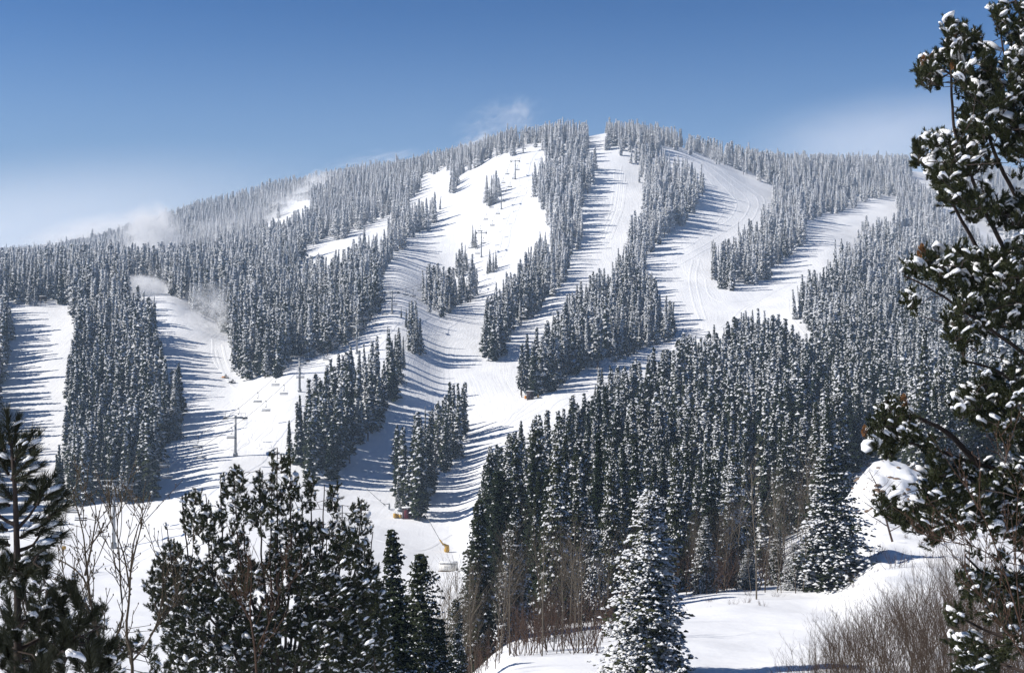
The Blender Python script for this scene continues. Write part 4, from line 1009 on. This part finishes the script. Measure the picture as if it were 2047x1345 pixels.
def pine(label, D, trunk, limbs, polys, ntuft, seed, L_=.22, nl=.06, nn=80, w=.009, capf=.6, caps_=.085, spread=1.5, updir=.5, mat=None, trunk_r=.14, limb_r=.05, clump=90., thresh=.30, cones=(), sp=.9, extra=None, minsep=0.0, pads_off=.7, upl=None, cluster=0, holes=()):
    """trunk/limbs: photograph pixel polylines (u, v, depth offset) brought to real distance D; polys: crown outline(s) filled with shoots"""
    rg = np.random.default_rng(seed)
    tb = [wp(u, v, D + d) for (u, v, d) in trunk]
    base = Vector(tb[0]); g = gz(tb[0][0], tb[0][1])
    e = empty('pine_tree', (tb[0][0], tb[0][1], min(g, tb[0][2])))
    tag(e, label, 'tree'); off = np.array(e.location)
    m = MB(); pts = [np.array([tb[0][0], tb[0][1], g - .3])] + tb if tb[0][2] > g else tb
    m.tube([p - off for p in pts], np.linspace(trunk_r, trunk_r * .25, len(pts)), 9)
    LP = [tb]; lp_all = []
    for lm in limbs:
        P = np.array([wp(u, v, D + d) for (u, v, d) in lm]); dd = np.r_[0, np.cumsum(np.linalg.norm(np.diff(P, axis=0), axis=1))]
        t = np.linspace(0, dd[-1], max(6, int(dd[-1] / .15)))
        Q = np.stack([pchip(dd, P[:, j], t) if len(P) > 2 else np.interp(t, dd, P[:, j]) for j in range(3)], -1)
        Q += np.cumsum(rg.normal(0, .008, Q.shape), 0)
        m.tube(Q - off, np.linspace(limb_r, limb_r * .25, len(Q)), 6, cap=False); lp_all.append(Q)
    # shoots inside the outline
    A = []
    for poly, frac, dpt, *th_ in polys:
        th = th_[0] if th_ else thresh
        p = np.array(poly, float); need = int(ntuft * frac); got = 0; guard = 0
        while got < need and guard < 60:
            guard += 1
            u = rg.uniform(p[:, 0].min(), p[:, 0].max(), 2000); v = rg.uniform(p[:, 1].min(), p[:, 1].max(), 2000)
            ok_ = inpoly(poly, u, v) & (vnoise(u / clump + seed, v / clump * 1.3, seed) * .65 + vnoise(u / clump * 2.3, v / clump * 2.9, seed + 1) * .35 > th)
            for hp in holes: ok_ &= ~(inpoly(hp, u, v) & (rg.random(2000) < .93))
            u, v = u[ok_], v[ok_]; take = min(len(u), need - got)
            A.append(np.stack([u[:take], v[:take], rg.normal(0, dpt * .5, take)], -1)); got += take
    A = np.concatenate(A) if A else np.zeros((0, 3))
    tips = np.array([wp(u, v, D + d) for u, v, d in A])
    LA = np.concatenate(lp_all + [np.array(pts)])
    # join each shoot to the nearest limb that lies towards the trunk and below
    order = np.argsort(np.linalg.norm((tips - LA.mean(0)), axis=1))
    tdir = []
    nodes = LA.copy(); tube_pts = []
    nodes_l = [nodes]; allnodes = nodes
    for c, i in enumerate(order):
        if c % 40 == 0: allnodes = np.concatenate(nodes_l)
        q = tips[i]; dl = q - allnodes
        cost = np.linalg.norm(dl * np.array([1, .8, 1]), axis=1) + np.where(dl[:, 2] < -.02, .5, 0) * 1.0 + rg.uniform(0, .05, len(dl))
        j = np.argmin(cost); s_ = allnodes[j]
        d = q - s_; ln = np.linalg.norm(d) + 1e-6
        mid = (s_ + q) / 2 + np.array([0, 0, -.10 * ln]) + rg.normal(0, .03 * ln, 3)
        d2 = (q - mid) / (np.linalg.norm(q - mid) + 1e-6)
        ud = upl if upl is not None else updir
        d2 = d2 * (1 - ud) + np.array([rg.normal(0, .25), rg.normal(0, .25), ud * 1.3 + .05]); d2 /= np.linalg.norm(d2)
        tdir.append((i, d2)); nodes_l.append(np.stack([mid, q - d2 * L_ * .9]))
        tube_pts.append((s_, mid, q - d2 * L_, q))
    dirs = np.zeros_like(tips)
    for i, d in tdir: dirs[i] = d
    for a_, b_, c_, d_ in tube_pts: m.tube([a_ - off, b_ - off, c_ - off, d_ - off], [max(.009, L_ * .05), L_ * .04, L_ * .03, L_ * .02], 3, cap=False)
    bases = tips - dirs * L_; Ls = np.full(len(tips), L_) * rg.uniform(.7, 1.25, len(tips))
    if extra:
        ex = np.array([wp(a, b, D + c) for a, b, _, _, c in extra]); ey = np.array([wp(a, b, D + c) for _, _, a, b, c in extra])
        dv = ey - ex; el = np.linalg.norm(dv, axis=1); dv /= el[:, None]
        bases = np.concatenate([bases, ex]); dirs = np.concatenate([dirs, dv]); Ls = np.concatenate([Ls, el])
        for a_, b_ in zip(ex, ey): m.tube([a_ - off, b_ - off], [.012, .004], 4, cap=False)
    m.build('trunk', M_BARK, e, smooth=True)
    nb_ = len(bases)
    if cluster:
        b2 = [bases]; d2_ = [dirs]; l2 = [Ls]
        for c in range(cluster):
            dd2 = dirs + rg.normal(0, .55, dirs.shape); dd2 /= np.linalg.norm(dd2, axis=1, keepdims=True)
            b2.append(bases + dirs * (Ls * rg.uniform(-.2, .5, nb_))[:, None] + rg.normal(0, L_ * .12, bases.shape)); d2_.append(dd2); l2.append(Ls * rg.uniform(.5, .9, nb_))
        tb_, td_, tl_ = np.concatenate(b2), np.concatenate(d2_), np.concatenate(l2)
    else: tb_, td_, tl_ = bases, dirs, Ls
    NV = tufts_mesh(tb_ - off, td_, rg, tl_, nl, nn, w, sp)
    sel = rg.random(len(bases)) < capf
    C = bases[sel] + dirs[sel] * (Ls[sel] * pads_off)[:, None] + np.array([0, 0, nl * .12])
    S = caps_ * rg.uniform(.55, 1.35, sel.sum()) * (1 + .7 * (rg.random(sel.sum()) < .12))
    C2 = C + np.c_[rg.normal(0, caps_ * .7, (len(C), 2)), rg.normal(-caps_ * .25, caps_ * .2, len(C))]
    h2 = rg.random(len(C)) < .55
    CV, c3, c4 = caps_mesh(np.concatenate([C, C2[h2]]) - off, np.concatenate([S, S[h2] * .7]), np.concatenate([dirs[sel], dirs[sel][h2]]), rg)
    kn_ = len(NV); cme = np_mesh('crown', np.concatenate([NV, CV]), [(np.arange(kn_).reshape(-1, 3), 0), (c3 + kn_, 1), (c4 + kn_, 1)], [mat or M_PINE, M_SNOWP])
    sm = np.zeros(len(cme.polygons), bool); sm[kn_ // 3:] = True; cme.polygons.foreach_set('use_smooth', sm)
    link('crown', cme, e)
    for (u, v, d, sz) in cones:
        cm = MB(); c = wp(u, v, D + d) - off
        for q in range(46):
            t = q / 46; zz = (t - .5) * 2 * sz; rr = sz * .55 * math.sin(math.pi * min(1, t * .9 + .08)) ** .7; a_ = q * 2.4
            cx_, cy_ = math.cos(a_), math.sin(a_); o_ = np.array([cx_ * rr, cy_ * rr, zz]); tn = np.array([-cy_, cx_, 0])
            s3 = sz * .22
            cm.add(c + np.array([o_ * .3, o_ + tn * s3 * .7 + [0, 0, s3 * .4], o_ * 1.12 + [0, 0, s3 * .9], o_ - tn * s3 * .7 + [0, 0, s3 * .4]]), q=[[0, 1, 2, 3]])
            cm.add(c + np.array([o_ * .3, o_ - tn * s3 * .7 + [0, 0, s3 * .4], o_ * 1.05 - [0, 0, s3 * .2], o_ + tn * s3 * .7 + [0, 0, s3 * .4]]), q=[[0, 1, 2, 3]])
        cm.build('pine_cone', M_CONE, e)
    return e
# big pine along the right edge
PA = [(1974,0),(1990,40),(2012,60),(1998,110),(1975,60),(1950,38),(1920,45),(1900,24),(1886,30),(1882,60),(1870,92),(1838,112),(1830,140),(1858,165),(1850,200),(1842,232),(1868,250),(1850,268),(1814,285),(1818,310),(1850,330),(1866,368),(1880,390),(1925,420),(1960,425),(1985,455),(2047,470),(2150,470),(2150,0)]
PB = [(1850,490),(1815,512),(1790,545),(1800,585),(1830,620),(1870,650),(1925,690),(1915,725),(1925,760),(1905,800),(1880,790),(1935,850),(1960,900),(2000,900),(2150,900),(2150,470),(2060,462),(1960,470),(1930,480),(1900,492)]
PC = [(1760,800),(1790,790),(1815,805),(1830,850),(1880,870),(1930,890),(2000,905),(2150,905),(2150,1345),(1905,1345),(1915,1300),(1890,1240),(1885,1195),(1905,1150),(1950,1120),(1935,1085),(1880,1090),(1840,1078),(1800,1068),(1775,1035),(1745,1000),(1770,975),(1810,960),(1850,950),(1820,915),(1775,900),(1735,885),(1725,860)]
pine('huge dark pine with snow capped boughs filling the right edge', 20,
     [(2185, 1700, 0), (2175, 1200, 0), (2160, 700, 0), (2150, 300, 0), (2120, -120, .2)],
     [[(2172, 900, 0), (2100, 700, .1), (2040, 560, 0), (1960, 400, .2), (1900, 250, 0), (1895, 60, -.2)], [(2160, 620, 0), (2080, 420, -.3), (2030, 250, 0), (2000, 80, .3)],
      [(2165, 760, 0), (2060, 640, .4), (1960, 520, .5), (1880, 380, .2), (1825, 298, 0)], [(2172, 900, 0), (2060, 720, -.4), (1950, 640, -.3), (1860, 580, 0), (1800, 548, 0)],
      [(2175, 1080, 0), (2060, 960, .2), (1960, 930, .3), (1860, 900, 0), (1790, 880, -.2), (1735, 868, -.2)], [(2176, 1150, 0), (2060, 1060, -.3), (1940, 1040, -.2), (1840, 1040, 0), (1755, 1003, .2)],
      [(2178, 1260, 0), (2080, 1180, .4), (1990, 1160, .4), (1930, 1110, .3)], [(2180, 1400, 0), (2080, 1300, 0), (1980, 1260, .2), (1900, 1220, 0)], [(2180, 1480, 0), (2060, 1360, -.3), (1960, 1320, 0), (1915, 1300, 0)],
      [(2165, 700, 0), (2080, 500, .5), (1990, 330, .5), (1920, 180, .3), (1850, 130, 0)], [(2172, 950, 0), (2080, 820, 0), (1990, 740, .2), (1930, 720, 0)], [(1960, 930, .3), (1900, 860, .2), (1820, 820, 0), (1775, 800, 0)],
      [(2150, 300, 0), (2090, 150, 0), (2040, 40, 0), (2010, -40, 0)]],
     [(PA, .36, 1.6), (PB, .29, 1.6, .36), (PC, .42, 1.6, .36)], 3800, 11, holes=[[(1920,335),(1960,308),(2047,296),(2120,300),(2120,350),(1990,392),(1940,375)],[(1880,428),(2060,438),(2060,474),(1960,490)],[(1840,655),(1900,690),(1990,640),(2060,650),(2060,720),(1960,745),(1890,780)],[(1840,852),(1920,815),(2000,860),(2040,900),(1990,945),(1900,925)],[(1820,1105),(1880,1060),(1960,1035),(2047,1070),(2060,1130),(1960,1135)],[(1985,60),(2010,60),(2020,170),(1990,150)],[(1870,1180),(1960,1170),(2000,1225),(1900,1215)]], cones=[(1907, 62, -.6, .085), (1846, 122, -.5, .075), (1906, 130, -.7, .085), (1842, 505, -.6, .11), (1728, 862, -.6, .08), (1806, 803, -.6, .1), (1862, 118, -.5, .07)],
     L_=.17, nl=.065, nn=52, w=.014, capf=.50, caps_=.056, thresh=.36, clump=95., sp=1.1, cluster=2)
# bushy many stemmed pine left of centre
PM = [(285,1165),(300,1130),(314,1100),(322,1048),(332,1040),(350,1075),(385,1110),(392,1080),(362,1035),(358,1000),(374,976),(405,972),(424,1010),(440,1000),(446,945),(458,938),(478,917),(492,960),(500,975),(508,930),(520,935),(532,985),(540,930),(545,893),(568,893),(590,915),(597,960),(600,1008),(610,960),(618,934),(628,960),(640,1030),(652,1010),(662,965),(676,958),(682,1030),(694,1035),(706,1000),(722,986),(736,1010),(740,1050),(732,1090),(748,1110),(762,1150),(770,1345),(350,1345),(338,1240),(300,1205)]
lm = []
rgl = np.random.default_rng(3)
for (u, v) in [(335, 1050), (372, 985), (405, 985), (440, 955), (472, 925), (512, 935), (550, 895), (585, 910), (622, 940), (655, 965), (690, 1000), (720, 995), (740, 1060), (300, 1150), (480, 1010), (600, 1010), (540, 980), (425, 1060), (660, 1070)]:
    bx = 560 + (u - 560) * .15; dz = rgl.uniform(-1.4, 1.4)
    lm.append([(bx, 1420, 0), (bx + (u - bx) * .55, 1300 - (1300 - v) * .25, dz * .5), (u + (560 - u) * .08, v + (1420 - v) * .35, dz * .8), (u, v + 6, dz)])
pine('bushy dark pine with many upright snow tipped shoots left of centre', 42, [(560, 1700, 0), (560, 1500, 0), (560, 1400, 0), (556, 1250, 0), (552, 1050, 0)], lm, [(PM, .70, 2.2), ([(u, v) for u, v in PM if v > 1040 or v < 1], .12, 1.2), ([(300,1200),(350,1120),(450,1130),(700,1100),(770,1150),(790,1345),(330,1345)], .42, 2.2, .15)], 3000, 21,
     L_=.22, nl=.09, nn=42, w=.022, capf=.6, caps_=.065, cluster=2, thresh=.33, clump=46., trunk_r=.2, limb_r=.055, updir=.55, sp=1.1)
# long needled young pine at the left edge
PL = [(0,1090),(60,1100),(120,1120),(150,1160),(165,1200),(200,1230),(235,1290),(240,1345),(0,1345)]
EXT = [(20,890,14,826,0),(26,895,38,832,.05),(10,900,-6,850,0),(28,935,66,864,.1),(55,930,78,868,0),(22,960,72,905,-.1),(30,965,80,930,0),(18,950,-14,890,.1),(30,985,76,960,.1),(25,1000,-10,950,0),(75,1010,88,955,0),(68,1010,108,950,.1),(88,1000,118,975,0),
       (85,1030,128,988,.1),(95,1035,132,1010,-.1),(60,1040,104,1030,.1),(20,1010,-20,1000,0),(30,1040,60,1000,.1),(70,1070,118,1045,0),(85,1080,125,1068,.1),(40,1075,80,1050,0),(60,1100,105,1085,0),(15,1060,-25,1040,0),(20,1090,-20,1075,.1),(40,1110,90,1110,.1),(30,940,8,905,.1),(30,920,48,872,-.05),(75,1000,60,965,.1),(95,1060,100,1020,0)]
pine('close young pine with long dark needles at the left edge', 10, [(38, 1800, 0), (36, 1345, 0), (34, 1100, 0), (30, 980, 0), (22, 880, 0)],
     [[(34, 1060, 0), (60, 1035, 0), (90, 1000, 0)], [(35, 1100, 0), (70, 1080, .1), (100, 1030, .1)], [(35, 1150, 0), (80, 1110, .1), (120, 1080, .1)], [(36, 1250, 0), (110, 1200, 0), (150, 1180, 0)], [(36, 1300, 0), (120, 1260, .2), (200, 1250, .2)], [(34, 1050, 0), (10, 1040, 0), (-20, 1000, 0)]],
     [(PL, 1.0, .7)], 90, 31, L_=.17, nl=.10, nn=300, w=.0052, capf=.5, caps_=.036, thresh=.2, mat=M_PINE_LONG, trunk_r=.04, limb_r=.016, extra=EXT, sp=.85, clump=60., updir=.4)
# near leafless young aspens over the lower left snow
def px_branch_tree(label, D, lines, seed, r0, mat, twigs=7):
    rg = np.random.default_rng(seed); m = MB()
    P0 = wp(lines[0][0][0], lines[0][0][1], D); g = gz(P0[0], P0[1])
    off = np.array([P0[0], P0[1], g])
    first = True
    for ln in lines:
        P = np.array([wp(u, v, D + d) for (u, v, d) in ln]); dd = np.r_[0, np.cumsum(np.linalg.norm(np.diff(P, axis=0), axis=1))]
        t = np.linspace(0, dd[-1], 14); Q = np.stack([pchip(dd, P[:, j], t) for j in range(3)], -1)
        rr = r0 if first else r0 * .55
        if first: Q = np.concatenate([[np.array([P0[0], P0[1], g - .3])], Q]); 
        rad = np.linspace(rr, rr * .18, len(Q)); m.tube(Q - off, rad, 7, cap=False); first = False
        for b in range(twigs):
            j = int(rg.uniform(.3, .97) * (len(Q) - 2)); base_d = Q[j + 1] - Q[j]; base_d /= np.linalg.norm(base_d) + 1e-9
            sgn = rg.choice([-1, 1]); d = base_d * .7 + np.array([sgn * rg.uniform(.3, .7), rg.normal(0, .4), rg.uniform(.1, .4)]); d /= np.linalg.norm(d)
            pts = [Q[j]]; L2 = rg.uniform(.25, .7) * D / 14
            for s in range(6):
                d = d + rg.normal(0, .11, 3) + np.array([0, 0, .07]); d /= np.linalg.norm(d); pts.append(pts[-1] + d * L2 / 6)
            r2 = max(rad[j] * .4, .0045); m.tube(np.array(pts) - off, np.linspace(r2, .003, 7), 4, cap=False)
            for c in range(5):
                s = int(rg.integers(1, 6)); dd_ = (pts[s] - pts[s - 1]); dd_ /= np.linalg.norm(dd_)
                q = pts[s] + (dd_ * .6 + rg.normal(0, .45, 3) + np.array([0, 0, .2])) * rg.uniform(.06, .16) * D / 14
                m.tube(np.array([pts[s], q]) - off, [.004, .003], 3, cap=False); m.tube(np.array([q, q + [0, 0, .018]]) - off, [.007, .004], 4, cap=False)
    o = m.build('aspen_tree', mat, smooth=True); o.location = off; tag(o, label, 'tree'); return o
px_branch_tree('leafless young aspen with forked trunk in front of the lower left snow', 14, [
  [(225, 1400, 0), (205, 1300, 0), (185, 1220, 0), (170, 1160, 0), (140, 1130, .1), (100, 1110, .2), (90, 1100, .2)], [(180, 1200, 0), (172, 1120, 0), (165, 1060, .1), (150, 1000, .1), (140, 960, .1)],
  [(190, 1250, 0), (165, 1200, -.1), (120, 1150, -.2), (60, 1130, -.3)], [(170, 1150, 0), (185, 1080, 0), (192, 1020, 0), (180, 985, 0)], [(208, 1300, 0), (235, 1270, .1), (245, 1220, .1), (240, 1150, .1), (235, 1060, 0), (222, 960, 0)]], 41, .023, M_ASPENO)
px_branch_tree('leafless young aspen with a straight grey trunk left of the bushy pine', 15, [
  [(262, 1400, 0), (265, 1320, 0), (252, 1260, 0), (258, 1200, 0), (262, 1130, 0), (270, 1070, 0), (290, 1020, 0), (300, 990, 0)], [(260, 1180, 0), (245, 1100, .1), (225, 1050, .1), (205, 1000, .1)],
  [(262, 1130, 0), (275, 1080, -.1), (285, 1030, -.1), (262, 985, 0)], [(265, 1320, 0), (290, 1290, 0), (315, 1240, 0), (325, 1180, 0), (328, 1120, 0), (322, 1050, 0)], [(300, 1270, 0), (330, 1230, 0), (355, 1200, .1), (375, 1150, .1)]], 43, .021, M_ASPENO)
px_branch_tree('thin leafless sapling in front of the bushy pine', 22, [
  [(515, 1400, 0), (510, 1300, 0), (500, 1220, 0), (503, 1140, 0), (498, 1090, 0)], [(510, 1300, 0), (540, 1240, .1), (560, 1180, .1), (575, 1120, .1)], [(505, 1250, 0), (480, 1200, .1), (465, 1150, .1)]], 44, .022, M_TWIG, 9)
px_branch_tree('leafless twigs of a shrub crossing the lower right pine boughs', 15, [
  [(2080, 1420, 0), (2040, 1250, 0), (2000, 1120, 0), (1960, 1020, 0), (1900, 930, 0), (1860, 870, 0)], [(2040, 1250, 0), (2030, 1100, 0), (2035, 980, 0), (1990, 900, 0), (1960, 840, 0)], [(2060, 1330, 0), (1990, 1230, .2), (1940, 1160, .2), (1900, 1060, .2)],
  [(2000, 1120, 0), (1940, 1090, 0), (1880, 1080, 0), (1830, 1050, 0)]], 45, .014, M_TWIG, 12)
# dark low conifers filling the shaded lower left corner
PQ = [(0,1110),(60,1090),(130,1150),(160,1130),(200,1190),(240,1240),(290,1260),(320,1300),(330,1345),(0,1345)]
pine('dark dense pine crown in the shade of the lower left corner', 23, [(90, 1800, 0), (90, 1500, 0), (92, 1345, 0), (95, 1180, 0)],
     [[(92, 1400, 0), (150, 1280, .2), (200, 1210, .3)], [(92, 1420, 0), (200, 1330, 0), (290, 1290, 0)], [(92, 1300, 0), (50, 1200, 0), (40, 1120, 0)], [(92, 1380, 0), (30, 1280, .3), (-10, 1200, .3)]],
     [(PQ, 1.0, 1.8)], 330, 51, L_=.19, nl=.075, nn=50, w=.012, capf=.45, caps_=.05, thresh=.42, clump=45., sp=1.1, cluster=1)
for (u, Dd, tp, w, kd, lb) in [(700, 46, 1150, 1.3, 2, 'dark snowy conifer at the right foot of the bushy pine'), (790, 55, 1190, 1.2, 2, 'dark shaded conifer below the sparse young spruce'), (850, 66, 1215, 1.1, 2, 'shaded conifer at the lower edge right of the young spruces')]:
    px_tree(u, 0, tp, kind=kd, lib=NL, label=lb, wid=w, D=Dd)

# ------------------------------------------------------------------ blown snow, cloud banks and haze
def plume(label, u, v, D, sx, sy, sz, dens, seed, rot=0.0, scale=2.6, thr=.44):
    m, nt, out = new_mat('blown_snow_or_cloud')
    pv = N(nt, 'ShaderNodeVolumePrincipled'); pv.inputs['Color'].default_value = (1, 1, 1, 1); pv.inputs['Anisotropy'].default_value = 0.0
    tc = N(nt, 'ShaderNodeTexCoord'); ln = N(nt, 'ShaderNodeVectorMath', operation='LENGTH'); L(nt, tc.outputs['Object'], ln.inputs[0])
    no = N(nt, 'ShaderNodeTexNoise'); no.inputs['Scale'].default_value = scale; no.inputs['Detail'].default_value = 6; no.inputs['Roughness'].default_value = .65; no.inputs['Distortion'].default_value = .8
    ad = N(nt, 'ShaderNodeVectorMath', operation='ADD'); ad.inputs[1].default_value = (seed * 3.1, seed * 1.7, 0); L(nt, tc.outputs['Object'], ad.inputs[0]); L(nt, ad.outputs[0], no.inputs['Vector'])
    fo_ = N(nt, 'ShaderNodeMapRange', interpolation_type='SMOOTHSTEP'); fo_.inputs[1].default_value = 1.0; fo_.inputs[2].default_value = .1; fo_.inputs[3].default_value = 0; fo_.inputs[4].default_value = 1
    L(nt, ln.outputs['Value'], fo_.inputs[0])
    nr = N(nt, 'ShaderNodeMapRange', interpolation_type='SMOOTHSTEP'); nr.inputs[1].default_value = thr; nr.inputs[2].default_value = thr + .25; L(nt, no.outputs['Fac'], nr.inputs[0])
    mu = N(nt, 'ShaderNodeMath', operation='MULTIPLY'); L(nt, fo_.outputs[0], mu.inputs[0]); L(nt, nr.outputs[0], mu.inputs[1])
    m2 = N(nt, 'ShaderNodeMath', operation='MULTIPLY'); m2.inputs[1].default_value = dens; L(nt, mu.outputs[0], m2.inputs[0])
    L(nt, m2.outputs[0], pv.inputs['Density']); L(nt, pv.outputs[0], out.inputs['Volume'])
    mb = MB(); vs, fs = [], []
    for a_ in range(9):
        for b_ in range(16):
            th = math.pi * a_ / 8; ph = b_ * 6.2832 / 16; vs.append((math.sin(th) * math.cos(ph), math.sin(th) * math.sin(ph), math.cos(th)))
    for a_ in range(8):
        for b_ in range(16): fs.append((a_ * 16 + b_, (a_ + 1) * 16 + b_, (a_ + 1) * 16 + (b_ + 1) % 16, a_ * 16 + (b_ + 1) % 16))
    mb.add(vs, q=fs); o = mb.build('blown_snow_or_cloud', m); p = wp(u, v, D); o.location = p; k = D / F
    o.scale = (sx * k, sy, sz * k); o.rotation_euler.y = rot
    tag(o, kind='stuff'); return o
PL_ON = True
if PL_ON:
    plume('', 300, 478, 900, 70, 40, 85, 0.3000, 1, R(15), 2.2, .40)
    plume('', 370, 560, 740, 90, 30, 50, 0.1500, 2, 0)
    plume('', 285, 572, 650, 62, 14, 26, 0.8000, 3, R(5), 2.0, .36)
    plume('', 420, 625, 590, 75, 20, 75, 0.2000, 4, R(35))
    plume('', 650, 372, 1300, 60, 60, 34, 0.1500, 5, R(-10))
    plume('', 560, 425, 1150, 90, 50, 34, 0.1000, 6, R(-25))
    plume('', 1000, 245, 1120, 120, 60, 55, 0.0160, 7, R(-15))
    plume('', 1040, 225, 1100, 35, 30, 45, 0.0250, 8, R(10))
    plume('', 740, 335, 1450, 140, 70, 30, 0.0300, 9, R(-12))
    plume('', 950, 290, 1120, 60, 40, 24, 0.1000, 10, R(-20))
    plume('', 1790, 290, 1900, 420, 200, 130, 0.0025, 11, R(-4), 1.2, .28)  # low cloud bank behind the right ridge
    plume('', -60, 500, 2300, 900, 200, 200, 0.0040, 15, R(-8), 1.2, .2)  # wide faint cloud bank, added to whiten the low sky on the left
    plume('', 230, 505, 1250, 190, 60, 40, 0.0600, 16, R(-12), 3.0, .42)
    plume('', 420, 470, 1050, 150, 50, 40, 0.0500, 17, R(-20), 3.0, .44)
    plume('', 620, 385, 1250, 150, 60, 30, 0.0600, 18, R(-16), 3.0, .44)
    plume('', 430, 790, 430, 16, 8, 26, 0.5000, 12, R(10))
    plume('', 200, 470, 1500, 190, 80, 44, 0.0300, 13, R(-10), 1.5, .3)
    plume('', 1430, 320, 1010, 110, 30, 26, 0.0500, 14, R(20))
HZ_ON = True
if HZ_ON:
    m, nt, out = new_mat('haze'); pv = N(nt, 'ShaderNodeVolumePrincipled'); pv.inputs['Color'].default_value = (.6, .78, 1.0, 1); pv.inputs['Density'].default_value = 0.00016
    L(nt, pv.outputs[0], out.inputs['Volume'])
    hb = MB(); hb.box((0, 1400, 30), (5000, 3400, 400)); o = hb.build('haze', m); tag(o, kind='stuff')
